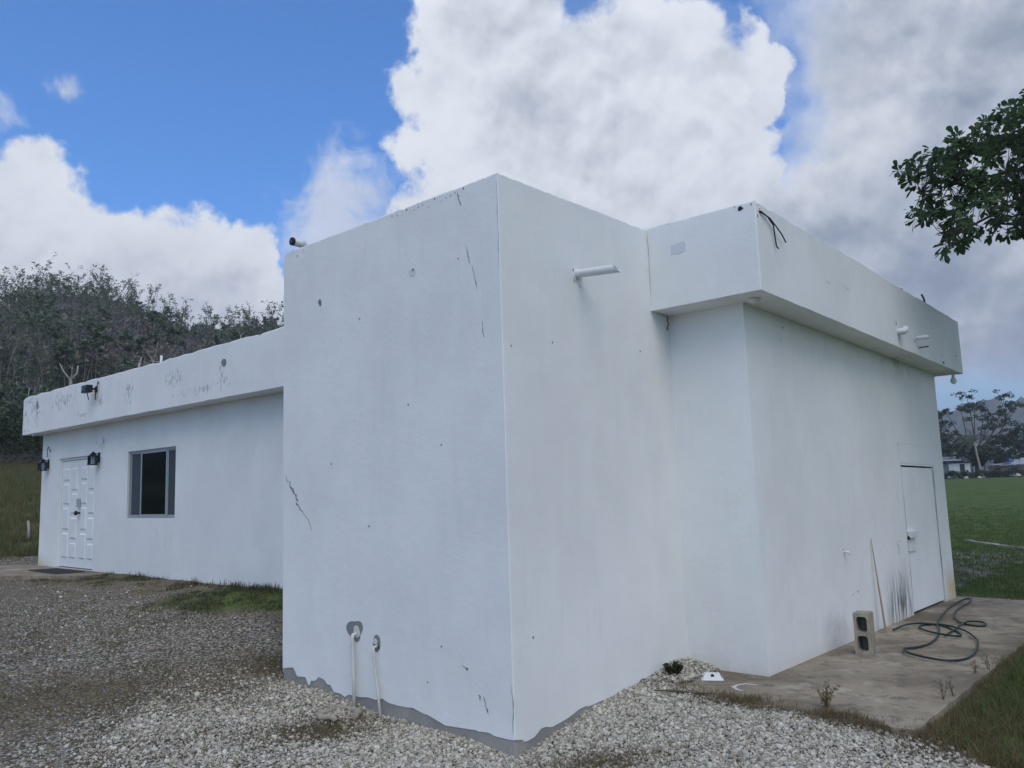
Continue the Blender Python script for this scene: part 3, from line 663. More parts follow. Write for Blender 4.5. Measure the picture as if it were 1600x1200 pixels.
# roof-edge pipes, spout, rebar
mb = MB()
def cutpipe(mb, r0, r1, base, length, dirx=True, n=20):
    for (r_, flip) in ((r0, 1), (r1, -1)):
        vs_ = []
        for e in (0, 1):
            for k in range(n):
                c = 2 * math.pi * k / n; yy, zz = math.cos(c) * r_, math.sin(c) * r_
                xx = -.04 if e == 0 else length - (zz + r0) * 1.15
                vs_.append((base[0] + xx, base[1] + yy, base[2] + zz - .09 * xx))
        mb.add(vs_, [(k, (k + 1) % n, n + (k + 1) % n, n + k) for k in range(n)], True)
    vs_ = []
    for r_ in (r0, r1):
        for k in range(n):
            c = 2 * math.pi * k / n; yy, zz = math.cos(c) * r_, math.sin(c) * r_; vs_.append((base[0] + length - (zz + r0) * 1.15, base[1] + yy, base[2] + zz - .09 * (length - (zz + r0) * 1.15)))
    mb.add(vs_, [(k, (k + 1) % n, n + (k + 1) % n, n + k) for k in range(n)])
sb = L(0, .985, 3.49); cutpipe(mb, .036, .031, sb, .45); mb.build('drain_spout', M_pvc, B, False)
spot(fB, .965, 3.455, .03, .028, 'paint_chip', M_pvcy, rag=.35); spot(fB, .93, 3.515, .010, .022, mat=M_crack); spot(fB, .98, 3.44, .018, .008, mat=M_crack, off=.004)
strip(fB, [(.93, 3.43), (.95, 3.40)], .006); strip(fB, [(1.0, 3.40), (1.03, 3.37)], .006); strip(fB, [(1.03, 3.46), (1.05, 3.44)], .006)
mb = MB(); e0 = L(1.121, 6.14, 3.55); mb.tube([(e0[0] - .03, e0[1], e0[2] + .0), (e0[0] + .03, e0[1], e0[2]), (e0[0] + .06, e0[1] + .015, e0[2] - .0), (e0[0] + .075, e0[1] + .05, e0[2] + .02), (e0[0] + .075, e0[1] + .07, e0[2] + .045)], [.036, .04, .043, .04, .042], 12); mb.build('pipe_elbow', M_pvc, B)
spot(fRF, 6.10, 3.65, .018, .05, mat=M_crack); strip(fRF, [(6.13, 3.50), (6.16, 3.42), (6.18, 3.37)], .022, 'rust_streak', plain('rust_stain', (.42, .30, .22), .9))
mb = MB(); e0 = L(1.121, 6.93, 3.575); mb.tube([(e0[0] - .03, e0[1], e0[2]), (e0[0] + .16, e0[1], e0[2])], .027, 12); mb.build('pipe_stub', M_pvc, B)
strip(fRF, [(6.86, 3.62), (6.96, 3.62)], .012); strip(fRF, [(6.86, 3.53), (6.86, 3.50)], .02)
mb = MB(); e0 = L(1.121, 7.05, 3.465); mb.tube([(e0[0] - .02, e0[1], e0[2]), (e0[0] + .11, e0[1] + .02, e0[2] + .004)], .009, 8); mb.build('rebar_end', M_rust, B)
spot(fRF, 8.2, 3.49, .012, .02, mat=M_crack); spot(fRF, 9.05, 3.60, .02, .03, mat=M_chip); spot(fRF, 8.25, 3.40, .04, .02, mat=M_chip)
for (yy, hh, bend, rr_) in ((7.80, .17, -.05, .013), (6.70, .05, .01, .016), (8.75, .03, .02, .03), (5.4, .02, 0, .02)):
    e0 = L(1.06, yy, 4.16); MB().tube([e0, (e0[0], e0[1], e0[2] + hh * .6), (e0[0] + bend * .3, e0[1] + bend, e0[2] + hh)], rr_, 7).build('rebar_stub', M_rust, B)
e0 = L(-9.0, 1.6, 3.8); MB().tube([e0, (e0[0] + .01, e0[1], e0[2] + .25)], .022, 10).build('vent_pipe', M_pvc, B)
for (xx, ll) in ((-13.75, .06), (-13.70, .04), (-13.6, .05)): e0 = L(xx, 1.27, 3.07); MB().tube([e0, (e0[0], e0[1], e0[2] - ll)], [.014, .004], 6).build('lime_drip', M_pvc, B)
# ground-level water pipes on the front block, set in broken-out render
def bare(cx, cz, ra, rz_): spot(fA, cx, cz, ra, rz_, 'broken_render', M_chip, .004, 15, .16); 
bare(-1.795, .49, .098, .090); bare(-1.522, .415, .052, .064)
spot(fA, -1.785, .49, .045, .05, 'broken_render', M_pvcy, .007, 11, .2); spot(fA, -1.53, .43, .028, .025, 'broken_render', M_pvcy, .006)
spot(fA, -1.495, .385, .012, .03, 'paint_chip', M_dark, .006)
def pipe(xt, zt, xb, zb_, r_, mat):
    a = L(xt, .03, zt + .01); b = L(xt, -.035, zt); c = L(xt + .004, -.045, zt - .05); d_ = L(xb, -.05, zb_)
    mb = MB().tube([a, b, ((b[0] + c[0]) / 2, c[1], b[2] - .02), c, tuple((c[i] + d_[i]) / 2 for i in range(3)), d_], [r_, r_ * 1.05, r_ * 1.1, r_, r_, r_], 12); return mb.build('water_pipe', mat, B)
pipe(-1.80, .46, -1.765, -.24, .0155, M_pvcy); pipe(-1.52, .385, -1.405, -.26, .011, M_pvcy)
# small tap stub and painted mark on the right wall
mb = MB(); e0 = L(RX, 4.58, .945); mb.tube([(e0[0] - .02, e0[1], e0[2]), (e0[0] + .05, e0[1], e0[2]), (e0[0] + .055, e0[1] + .0, e0[2] - .03)], [.012, .014, .010], 8); mb.build('tap_stub', M_pvc, B)
spot(fr, 4.56, .975, .02, .012, mat=M_chip)

# ------------------------------------------------------------------ fittings hung on the building
def place(o, x, y, z, rz=0., s_=1.): o.location = tuple(W(x, y, z)); o.rotation_euler = (0, 0, -BASE + rz); o.scale = (s_, s_, s_); return o
def lantern(label):
    t_ = empty('wall_lantern', (0, 0, 0), 0, label, 'wall lamp', 'black wall lanterns beside the entrance')
    MB().box(-.05, .05, -.018, 0, -.12, .13, None, .004).build('back_plate', M_blackmetal, t_)
    MB().tube([(0, -.01, .07), (0, -.07, .10), (0, -.13, .12), (0, -.15, .10)], .011, 8).build('arm', M_blackmetal, t_)
    cy = -.15
    mb = MB(); mb.lathe([(.001, .155), (.014, .150), (.018, .125), (.05, .10), (.062, .075), (.115, .040), (.118, .028), (.001, .028)], 4, lambda x, y, z: ((x + y) * .85, cy + (y - x) * .85, z)); 
    roof = mb.build('cap', M_blackmetal, t_, True)
    for p_ in roof.data.polygons: p_.use_smooth = False
    for sx in (-1, 1):
        for sy in (-1, 1): MB().box(sx * .078 - .008, sx * .078 + .008, cy + sy * .078 - .008, cy + sy * .078 + .008, -.16, .035).build('bar', M_blackmetal, t_)
    MB().box(-.095, .095, cy - .095, cy + .095, -.18, -.158, None, .004).build('base', M_blackmetal, t_)
    for (x0, x1, y0, y1) in ((-.07, .07, -.079, -.076), (-.07, .07, .076, .079), (-.079, -.076, -.07, .07), (.076, .079, -.07, .07)): MB().box(x0, x1, cy + y0, cy + y1, -.156, .03).build('pane', M_lglass, t_)
    MB().lathe([(.001, .03), (.018, .02), (.03, -.02), (.026, -.05), (.014, -.09), (.014, -.15), (.001, -.15)], 12, lambda x, y, z: (x, cy + y, z)).build('bulb', M_whitepl, t_)
    return t_
place(lantern('black lantern left of the white double door, nearest the end of the wall'), -13.62, LY - .001, 2.46, 0, .74)
place(lantern('black lantern at the upper right corner of the white double door'), -11.18, LY - .001, 2.47, 0, .74)
for (x, z, pts, lab) in ((-13.55, 2.70, [(0, 0, 0), (.03, -.03, .05), (.02, -.05, .10), (-.03, -.05, .06), (-.05, -.04, -.02), (.0, -.05, -.08), (-.03, -.04, -.10)], 'loose grey wires sticking out above the left lantern'),
                         (-11.0, 2.72, [(0, 0, 0), (.03, -.04, .10), (.06, -.05, .03), (.03, -.06, -.04), (-.05, -.06, -.02), (-.12, -.06, .0), (-.17, -.05, .03), (-.21, -.05, .0)], 'loose white wires sticking out above the right lantern')):
    o = MB().tube(pts, .008, 6).build('loose_wires', M_pvc if 'white' in lab else plain('grey_wire', (.16, .16, .17), .6)); tag(o, lab, 'wires'); place(o, x, LY, z)
# floodlight
t_ = empty('floodlight', (0, 0, 0), 0, 'small black floodlight on the stained fascia of the left wing', 'floodlight'); place(t_, -10.62, 1.232, 3.63)
MB().box(-.15, .11, -.20, -.10, -.075, .055, None, .012).build('housing', M_blackmetal, t_); MB().box(-.05, .05, -.014, 0, -.05, .05, None, .003).build('mount_plate', M_blackmetal, t_)
MB().tube([(0, 0, 0), (0, -.06, .0), (.0, -.11, -.01)], .016, 8).build('bracket', M_blackmetal, t_); MB().box(-.12, .08, -.206, -.2005, -.055, .035).build('lens', M_lglass, t_)
MB().tube([(.10, -.01, .09), (.13, -.03, .12), (.12, -.04, .03), (.10, -.05, -.08), (.11, -.05, -.17), (.09, -.05, -.20)], .009, 6).build('cable', M_cable, t_)
MB().tube([(-.08, -.12, -.07), (-.09, -.10, -.13), (-.08, -.09, -.19)], .008, 6).build('cable', M_cable, t_)
# bullet camera on the parapet
t_ = empty('security_camera', (0, 0, 0), 0, 'white bullet security camera with black face on top of the tall front block', 'security camera'); place(t_, -2.75, .05, 4.095, R(92))
def axx(x, y, z): return (z, x, y + .085)
MB().lathe([(.001, .075), (.036, .075), (.040, .070), (.040, -.055), (.001, -.056)], 18, axx).build('body', M_whitepl, t_)
MB().lathe([(.001, -.058), (.036, -.060), (.041, -.064), (.041, -.082), (.034, -.085), (.001, -.083)], 18, axx).build('face', M_blackmetal, t_)
MB().lathe([(.001, -.0865), (.010, -.0865), (.013, -.084), (.001, -.084)], 12, axx).build('lens', M_lglass, t_)
MB().tube([(.03, 0, .05), (.04, 0, .02), (.05, 0, -.02)], .014, 8).build('mount', M_whitepl, t_)
MB().tube([(.07, 0, .085), (.12, 0, .08), (.15, .01, .03), (.17, .03, 0)], .005, 6).build('cable', M_whitepl, t_)
# light fittings under the roof slab
t_ = empty('soffit_lamp', (0, 0, 0), 0, 'white round lamp base under the near corner of the right roof slab', 'ceiling lamp'); place(t_, .93, 2.42, 3.356)
MB().lathe([(.001, 0), (.055, 0), (.058, -.012), (.045, -.03), (.022, -.045), (.001, -.047)], 16).build('lamp_base', M_whitepl, t_)
MB().lathe([(.020, -.045), (.018, -.058), (.001, -.058)], 12).build('socket', M_pvcy, t_)
t_ = empty('hanging_bulb', (0, 0, 0), 0, 'white light bulb hanging under the far corner of the right roof slab', 'light bulb'); place(t_, 1.02, 9.22, 3.357)
MB().lathe([(.001, 0), (.03, 0), (.03, -.02), (.021, -.025), (.021, -.05), (.001, -.05)], 14).build('socket', M_whitepl, t_)
MB().lathe([(.019, -.05), (.024, -.065), (.043, -.10), (.046, -.125), (.036, -.15), (.015, -.164), (.001, -.166)], 16).build('bulb', M_whitepl, t_)
# loose black cables at the right roof corner
for (pts, lab) in (([(-.02, 2.20, 4.085), (.015, 2.24, 4.08), (.02, 2.36, 4.06), (.03, 2.45, 4.00), (.02, 2.49, 3.91), (.02, 2.51, 3.82), (.03, 2.53, 3.80)], 'longer loose black cable hanging from the right roof corner'),
                   ([(-.02, 2.21, 4.075), (.015, 2.25, 4.07), (.03, 2.38, 4.05), (.035, 2.50, 4.0), (.04, 2.60, 3.95), (.03, 2.71, 3.90)], 'shorter loose black cable curving away from the right roof corner')):
    o = MB().tube([W(1.121 + a, b, c) for a, b, c in pts], .0065, 6).build('loose_cable', M_cable); tag(o, lab, 'cable')
# ------------------------------------------------------------------ concrete yard slab and what stands on it
rr = np.random.default_rng(12)
edge_pts = []
def edge(a, b, n, amp):
    for i in range(n):
        t_ = i / n; edge_pts.append((a[0] + (b[0] - a[0]) * t_ + rr.normal(0, amp), a[1] + (b[1] - a[1]) * t_ + rr.normal(0, amp)))
edge((.10, 1.98), (.35, 1.70), 6, .015); edge((.35, 1.70), (.9, 1.56), 10, .02); edge((.9, 1.56), (2.238, 1.535), 20, .012); edge((2.238, 1.535), (2.238, 9.15), 60, .006); edge((2.238, 9.15), (-1.0, 9.35), 20, .01); edge((-1., 9.35), (-1., 2.6), 3, 0); edge((-1., 2.6), (.1, 2.3), 3, .0)
sl = MB().poly_prism(edge_pts, lambda x, y: tuple(C0 + BX * x + BY * y + np.array([0, 0, -.25])), lambda x, y: tuple(C0 + BX * x + BY * y)).build('concrete_slab', M_slab)
tag(sl, kind='structure')
def S(x, y, z=0.): return tuple(C0 + BX * x + BY * y + np.array([0, 0, z]))
def spix(px, py, z=0.):
    v = ray(px, py); t_ = (z - 1.6) / v[2]; return CAM + v * t_
mk = [spix(*p_) for p_ in ((1182, 1071), (1165, 1069), (1152, 1071), (1146, 1074), (1152, 1078), (1160, 1080))]
vs_ = []
for i, p_ in enumerate(mk):
    dv = Vector(tuple(mk[min(i + 1, 5)] - mk[max(i - 1, 0)])).cross(Vector((0, 0, 1))).normalized() * (.014 + .006 * (i % 2)); vs_ += [(p_[0] - dv.x, p_[1] - dv.y, .004), (p_[0] + dv.x, p_[1] + dv.y, .004)]
MB().add(vs_, [(2 * i, 2 * i + 1, 2 * i + 3, 2 * i + 2) for i in range(5)]).build('paint_smear', plain('white_smear', (.55, .54, .51), .9, var=.2, scale=60), sl)
# hollow block on its end
bk = empty('hollow_block', S(1.12, 4.02), -BASE + R(6), 'grey hollow concrete block standing on end against the right wall', 'concrete block')
mb = MB(); w2, h2 = .075, .20
outer = [(-w2, 0), (w2, 0), (w2, .40), (-w2, .40)]
bm = bmesh.new()
def rect(x0, x1, z0, z1, y, rnd=.02):
    pts = []
    for (cx, cz, a0) in ((x1 - rnd, z0 + rnd, -90), (x1 - rnd, z1 - rnd, 0), (x0 + rnd, z1 - rnd, 90), (x0 + rnd, z0 + rnd, 180)):
        for k in range(4): a = R(a0 + 30 * k); pts.append((cx + rnd * math.cos(a), y, cz + rnd * math.sin(a)))
    return pts
def face_with_holes(y):
    es = []; rings = []
    for ring in (rect(-w2, w2, 0, .40, y, .006), rect(-.048, .050, .035, .182, y, .028), rect(-.048, .050, .218, .365, y, .028)):
        vv = [bm.verts.new(p_) for p_ in ring]; rings.append(vv); es += [bm.edges.new((vv[i], vv[(i + 1) % len(vv)])) for i in range(len(vv))]
    bmesh.ops.triangle_fill(bm, edges=es, use_beauty=True); return rings
ra_ = face_with_holes(-.10); rb_ = face_with_holes(.10)
for ring in rb_[1:]: bm.faces.new([bm.verts.new((v.co.x, .082, v.co.z)) for v in ring])
for A_, B_ in zip(ra_, rb_):
    for i in range(len(A_)): bm.faces.new((A_[i], A_[(i + 1) % len(A_)], B_[(i + 1) % len(A_)], B_[i]))
bmesh.ops.recalc_face_normals(bm, faces=bm.faces)
me = bpy.data.meshes.new('block_body'); bm.to_mesh(me); bm.free(); me.materials.append(M_block); bo = bpy.data.objects.new('block_body', me); col.objects.link(bo); bo.parent = bk
# leaning lath
pa = W(.885, 5.43, .0); pb = W(.802, 5.455, 1.045)
o = MB().poly_prism([(-.018, -.008), (.018, -.008), (.018, .008), (-.018, .008)], lambda u, v: tuple(pa + BY * u + BX * v), lambda u, v: tuple(pb + BY * u * .2 + BX * v * .4)).build('wooden_lath', M_wood)
tag(o, 'thin brown wooden lath leaning on the right wall behind the block', 'wood strip')
# garden hose
hp = [(1396, 988), (1404, 985), (1420, 980), (1440, 978), (1462, 978.5), (1480, 982), (1497, 990), (1502, 995), (1494, 998), (1475, 996.5), (1455, 992), (1440, 986), (1437, 981), (1447, 977.5), (1468, 978), (1490, 983), (1508, 990), (1520, 998), (1528, 1006), (1527, 1016), (1520, 1026), (1505, 1033), (1480, 1036), (1450, 1033), (1424, 1027), (1413, 1021), (1415, 1017), (1432, 1014), (1452, 1008), (1464, 999), (1468, 988), (1465, 978), (1472, 966), (1483, 953), (1496, 943), (1510, 937), (1517, 938), (1513, 945), (1502, 952), (1493, 961), (1492, 968), (1500, 975), (1518, 979), (1537, 980), (1540, 977), (1530, 975), (1512, 976), (1500, 982), (1488, 990), (1476, 996)]
hw = [spix(*p_) for p_ in hp]; hs = []
for i in range(len(hw) - 1):
    p0, p1, p2, p3 = hw[max(0, i - 1)], hw[i], hw[i + 1], hw[min(len(hw) - 1, i + 2)]
    for k in range(5):
        t_ = k / 5; v = .5 * ((2 * p1) + (p2 - p0) * t_ + (2 * p0 - 5 * p1 + 4 * p2 - p3) * t_ ** 2 + (3 * p1 - p0 - 3 * p2 + p3) * t_ ** 3)
        hs.append((v[0], v[1], .0145 + .010 * (1 + math.sin(len(hs) * .17))))
hs.append((hw[-1][0], hw[-1][1], .03))
o = MB().tube(hs, .0108, 9).build('garden_hose', M_hose); tag(o, 'dark green garden hose lying in loops on the concrete slab', 'hose')
# white plastic cover lying on the slab
c = spix(1113, 1062); vd = math.atan2(c[0], c[1])
t_ = empty('plastic_cover', (c[0], c[1] , .002), -vd + R(4), 'small white plastic cover lying on the slab by the inner corner', 'plastic cover')
mb = MB(); mb.add([(-.088, -.05, 0), (.088, -.05, 0), (.088, .05, 0), (-.088, .05, 0), (-.064, -.03, .052), (.064, -.03, .052), (.064, .04, .052), (-.064, .04, .052)], [(0, 1, 5, 4), (1, 2, 6, 5), (2, 3, 7, 6), (3, 0, 4, 7), (4, 5, 6, 7)]); mb.box(-.094, .094, -.056, .056, 0, .006, None, .002); mb.build('shell', M_whitepl, t_)
MB().lathe([(.001, .001), (.015, .001), (.017, -.004), (.001, -.004)], 12, lambda x, y, z: (x + .0, -.0375 - z, .036 + y)).build('knockout', M_dark, t_)
# broken concrete collar half sunk in the gravel at the wall
c = gpix(531, 1121); rr = np.random.default_rng(4)
mb = MB(); pts = []; rad = []
for k in range(26):
    a = R(-35 + k * 12.2); kk = 1 + rr.normal(0, .05); pts.append((c[0] + .155 * kk * math.cos(a), c[1] + .135 * kk * math.sin(a), c[2] + .026 + rr.normal(0, .010) + .012 * math.sin(a))); rad.append(.027 * (1 + rr.normal(0, .18)))
mb.tube(pts, rad, 9); o = mb.build('broken_collar', M_block); tag(o, 'broken grey concrete collar half buried in gravel by the pipes', 'concrete ring')
for k in range(7):
    pass
# entrance pad and door mat of the left wing
ep = [(-14.6, 1.50), (-14.6, -.4), (-12.6, -.55), (-11.6, .35), (-10.6, .95), (-10.45, 1.50)]
pad = MB().poly_prism(ep[::-1], lambda x, y: tuple(C0 + BX * x + BY * y + np.array([0, 0, .30])), lambda x, y: tuple(C0 + BX * x + BY * y + np.array([0, 0, .470]))).build('entrance_pad', M_slab); tag(pad, kind='structure')
mt = empty('door_mat', tuple(C0 + BX * -11.75 + BY * 1.12 + np.array([0, 0, .471])), -BASE, 'dark rubber mat on the concrete before the double door', 'door mat')
MB().box(-.75, .55, -.24, .24, 0, .014, None, .004).build('mat_pad', M_matrub, mt)
for k in range(9): MB().box(-.72 + k * .14, -.66 + k * .14, -.21, .21, .0142, .018).build('mat_rib', M_matrub, mt)
# ------------------------------------------------------------------ gravel: real stones (geometry nodes, too many to count)
def stone_mat(name, lo, hi, pw=.8):
    def f(q):
        rnd = q.n.new('ShaderNodeObjectInfo').outputs['Random']; o = q.tc()
        c = q.mix(q.m('POWER', rnd, pw), lo + (1,), hi + (1,))
        c = q.mix(q.mul(q.ss(q.m('FRACT', q.mul(rnd, 7.3)), .75, .95), .6), c, (.26, .21, .15, 1))
        return q.mix(q.mul(q.ss(q.noise(o, 1.6, 4, .7), .5, .7), .35), c, (.22, .20, .165, 1))
    m, q, p = material(name, f, .9, 0, .2)
    return m
M_stone = stone_mat('limestone_chip', (.22, .20, .155), (.62, .585, .495)); M_stone2 = stone_mat('dusty_chip', (.135, .112, .078), (.50, .455, .375), 2.6)
stones = bpy.data.collections.new('stone_shapes')
for i in range(7):
    rr = np.random.default_rng(50 + i); bm = bmesh.new(); bmesh.ops.create_icosphere(bm, subdivisions=1, radius=.5)
    ax = (1, .8 + .3 * rr.random(), .55 + .3 * rr.random())
    for v in bm.verts: v.co = Vector((v.co.x * ax[0], v.co.y * ax[1], v.co.z * ax[2])) * (1 + rr.normal(0, .13))
    me = bpy.data.meshes.new('stone'); bm.to_mesh(me); bm.free(); me.materials.append(M_stone)
    stones.objects.link(bpy.data.objects.new('stone', me))
def inside_building(x, y, m=0.):
    lx, ly = to_local(x, y)
    t_ = (lx > -2.93 - m) & (lx < m) & (ly > -m) & (ly < 9.5); l_ = (lx > -13.97 - m) & (lx < -2.5) & (ly > LY - m) & (ly < 9.5); r_ = (lx > -2.7) & (lx < RX + m) & (ly > 2.49 - m) & (ly < 9.1)
    return t_ | l_ | r_
def on_slab(x, y, m=0.):
    lx, ly = to_local(x, y)
    a = (lx > .3 - m) & (lx < 2.238 + m) & (ly > np.maximum(1.55, 1.72 - (lx - .3) * .3) - m) & (ly < 9.3 + m)
    b = (lx > -14.6 - m) & (lx < -10.5 + m) & (ly < 1.6) & (ly > np.interp(lx, [-14.6, -12.6, -11.6, -10.6], [-.4, -.55, .35, .95]) - m)
    return a | b
def scatter(n, x0, x1, y0, y1): return rng.uniform(x0, x1, n), rng.uniform(y0, y1, n)
def in_view(x, y, z=0., mx=.78, lo=-.6):
    d_ = np.stack([x, y, np.full_like(x, z) - 1.6], -1); w_ = d_ @ _fw; return (w_ > .5) & (np.abs(d_ @ _r2) / np.maximum(w_, .1) < mx) & ((d_ @ _u2) / np.maximum(w_, .1) > lo)
ng = bpy.data.node_groups.new('scatter_stones', 'GeometryNodeTree'); ng.interface.new_socket('Geometry', in_out='INPUT', socket_type='NodeSocketGeometry'); ng.interface.new_socket('Geometry', in_out='OUTPUT', socket_type='NodeSocketGeometry')
def named(nt, nm, typ):
    a = nt.nodes.new('GeometryNodeInputNamedAttribute'); a.data_type = typ; a.inputs[0].default_value = nm; return a.outputs[0]
def stone_scatter(name, x, y, sz, mat, label, sink=.18):
    n = len(x); print(name, n); z = ground(x, y); me = bpy.data.meshes.new(name); me.vertices.add(n)
    me.vertices.foreach_set('co', np.stack([x, y, z + sz * sink + rng.random(n) * .005], -1).astype(np.float32).ravel())
    def pattr(nm, typ, arr, key): me.attributes.new(nm, typ, 'POINT').data.foreach_set(key, arr.ravel())
    pattr('scl', 'FLOAT', sz.astype(np.float32), 'value'); pattr('rot', 'FLOAT_VECTOR', rng.uniform(0, 6.28, (n, 3)).astype(np.float32) * np.array([.12, .12, 1], np.float32), 'vector'); pattr('pick', 'INT', rng.integers(0, 7, n).astype(np.int32), 'value')
    ob = bpy.data.objects.new(name, me); col.objects.link(ob); me.materials.append(mat)
    nt = bpy.data.node_groups.new(name + '_scatter', 'GeometryNodeTree'); nt.interface.new_socket('Geometry', in_out='INPUT', socket_type='NodeSocketGeometry'); nt.interface.new_socket('Geometry', in_out='OUTPUT', socket_type='NodeSocketGeometry')
    gi = nt.nodes.new('NodeGroupInput'); go_ = nt.nodes.new('NodeGroupOutput'); iop = nt.nodes.new('GeometryNodeInstanceOnPoints'); ci = nt.nodes.new('GeometryNodeCollectionInfo'); sm = nt.nodes.new('GeometryNodeSetMaterial'); sm.inputs['Material'].default_value = mat
    ci.inputs[0].default_value = stones; ci.inputs['Separate Children'].default_value = True; ci.inputs['Reset Children'].default_value = True
    nt.links.new(gi.outputs[0], iop.inputs['Points']); nt.links.new(ci.outputs[0], sm.inputs['Geometry']); nt.links.new(sm.outputs[0], iop.inputs['Instance']); iop.inputs['Pick Instance'].default_value = True
    nt.links.new(named(nt, 'pick', 'INT'), iop.inputs['Instance Index']); nt.links.new(named(nt, 'rot', 'FLOAT_VECTOR'), iop.inputs['Rotation']); nt.links.new(named(nt, 'scl', 'FLOAT'), iop.inputs['Scale'])
    nt.links.new(iop.outputs[0], go_.inputs[0]); md = ob.modifiers.new('scatter', 'NODES'); md.node_group = nt
    tag(ob, label, 'gravel', kind='stuff'); return ob
px_, py_ = scatter(700000, -14.5, 5.5, 3.8, 19.); ex_, ey_ = scatter(110000, -3.2, 4.2, 4.6, 8.2); px_ = np.concatenate([px_, ex_]); py_ = np.concatenate([py_, ey_])
k = in_view(px_, py_, 0, .74, -.56) & ~inside_building(px_, py_, -.02) & ~on_slab(px_, py_, -.02)
r_ = np.hypot(px_, py_)
k &= rng.random(len(px_)) < np.clip(np.interp(r_, [4, 7.5, 11, 16, 20], [1., .95, .7, .5, .3]), 0, 1)
px_, py_ = px_[k], py_[k]; gv, gn, dr, lw = zones(px_, py_); lx_, ly_ = to_local(px_, py_)
left = sst(-lx_ + 1.2 * vnoise(px_, py_, .9, 6.6), 1.7, 3.6) * .86
k = rng.random(len(px_)) < np.clip((gv - .10) * 1.15, .02, 1) ** 1.3 * (1 - .93 * lw) * (1 - .55 * np.clip(gn, 0, 1))
px_, py_, left = px_[k], py_[k], left[k]; k = rng.random(len(px_)) < left
def sizes(n, m): return np.clip(rng.lognormal(math.log(m), .38, n), .009, .055)
stone_scatter('gravel', px_[~k], py_[~k], sizes((~k).sum(), .0165), M_stone, 'loose white limestone gravel around the front block')
stone_scatter('yard_gravel', px_[k], py_[k], sizes(k.sum(), .0135), M_stone2, 'fine dull grey gravel trodden into the left yard', .05)
# larger loose stones
# ------------------------------------------------------------------ grass blades
def blades(name, x, y, h, w, mat, label, lean=.5, seg=2, zoff=0., cat='grass', rgen=None):
    r0 = rgen or np.random.default_rng(len(x) + 3); n = len(x); z = ground(x, y) + zoff - .004
    a = r0.uniform(0, 2 * math.pi, n); th = r0.uniform(0, 2 * math.pi, n); ln = np.abs(r0.normal(0, lean, n))
    wx, wy_ = np.cos(a) * w / 2, np.sin(a) * w / 2; lx, ly = np.cos(th), np.sin(th)
    V = []; 
    for s_ in range(seg):
        t_ = s_ / seg; q_ = 1 - t_ * .55
        cx = x + lx * ln * h * t_ ** 1.8; cy = y + ly * ln * h * t_ ** 1.8; cz = z + h * t_ * (1 - .25 * ln * t_)
        V += [np.stack([cx - wx * q_, cy - wy_ * q_, cz], -1), np.stack([cx + wx * q_, cy + wy_ * q_, cz], -1)]
    cx = x + lx * ln * h; cy = y + ly * ln * h; V.append(np.stack([cx, cy, z + h * np.clip(1 - .35 * ln, .1, 1)], -1))
    k = 2 * seg + 1; verts = np.stack(V, 1).reshape(-1, 3); b = np.arange(n)[:, None] * k
    fs = []
    for s_ in range(seg - 1): fs += [b + np.array([[2 * s_, 2 * s_ + 1, 2 * s_ + 3]]), b + np.array([[2 * s_, 2 * s_ + 3, 2 * s_ + 2]])]
    fs.append(b + np.array([[2 * seg - 2, 2 * seg - 1, 2 * seg]])); faces_ = np.stack(fs, 1).reshape(-1, 3)
    tint = np.repeat(np.clip(r0.beta(2, 2.2, n), 0, 1), k)
    o = np_mesh(name, verts, faces_, mat, None, {'tint': ('POINT', tint)}); tag(o, label, cat, kind='stuff'); return o
def tuft(cx, cy, per, spread):
    n = len(cx); return (np.repeat(cx, per) + rng.normal(0, spread, n * per), np.repeat(cy, per) + rng.normal(0, spread, n * per))
def keep(x, y, m=.0): 
    k = ~inside_building(x, y, .01) & ~on_slab(x, y, m); return x[k], y[k]
# long verge grass right of the slab
ax_, ay_ = scatter(5200, 2.5, 7.5, 4.8, 9.5); _, _, _, lw = zones(ax_, ay_); k = (rng.random(len(ax_)) < lw) & in_view(ax_, ay_, 0, .80, -.7); ax_, ay_ = ax_[k], ay_[k]
bx_, by_ = tuft(ax_, ay_, 26, .035); bx_, by_ = keep(bx_, by_, -.012)
lx_, ly_ = to_local(bx_, by_); nearf = sst(-by_ + rng.normal(0, .45, len(by_)) + .12 * bx_, -6.55, -5.7)
isdry = rng.random(len(bx_)) < .22 + .66 * nearf
h_ = rng.uniform(.05, .17, len(bx_)) * np.where(isdry, .85, 1.)
blades('verge_grass', bx_[~isdry], by_[~isdry], h_[~isdry], rng.uniform(.003, .006, (~isdry).sum()), M_grass, 'green grass along the right edge of the slab', .55, 3)
blades('dry_verge_grass', bx_[isdry], by_[isdry], h_[isdry], rng.uniform(.0025, .005, isdry.sum()), M_mixg, 'brown dry grass at the lower right of the slab', 1.15, 3)
# lawn behind the slab
ax_, ay_ = scatter(52000, 5.5, 30, 9.5, 44); lx_, ly_ = to_local(ax_, ay_); k = (rng.random(len(ax_)) < np.interp(np.hypot(ax_, ay_), [12, 22, 34, 48], [1., .8, .28, .0])) & in_view(ax_, ay_, 0, .72) & (ax_ / ay_ > .50) & ((lx_ > 2.3) | (ly_ > 9.35)); ax_, ay_ = ax_[k], ay_[k]
bx_, by_ = tuft(ax_, ay_, 12, .06); bx_, by_ = keep(bx_, by_)
blades('lawn_grass', bx_, by_, rng.uniform(.04, .12, len(bx_)), rng.uniform(.006, .012, len(bx_)), M_grass, 'mown green lawn beyond the slab', .6, 2)
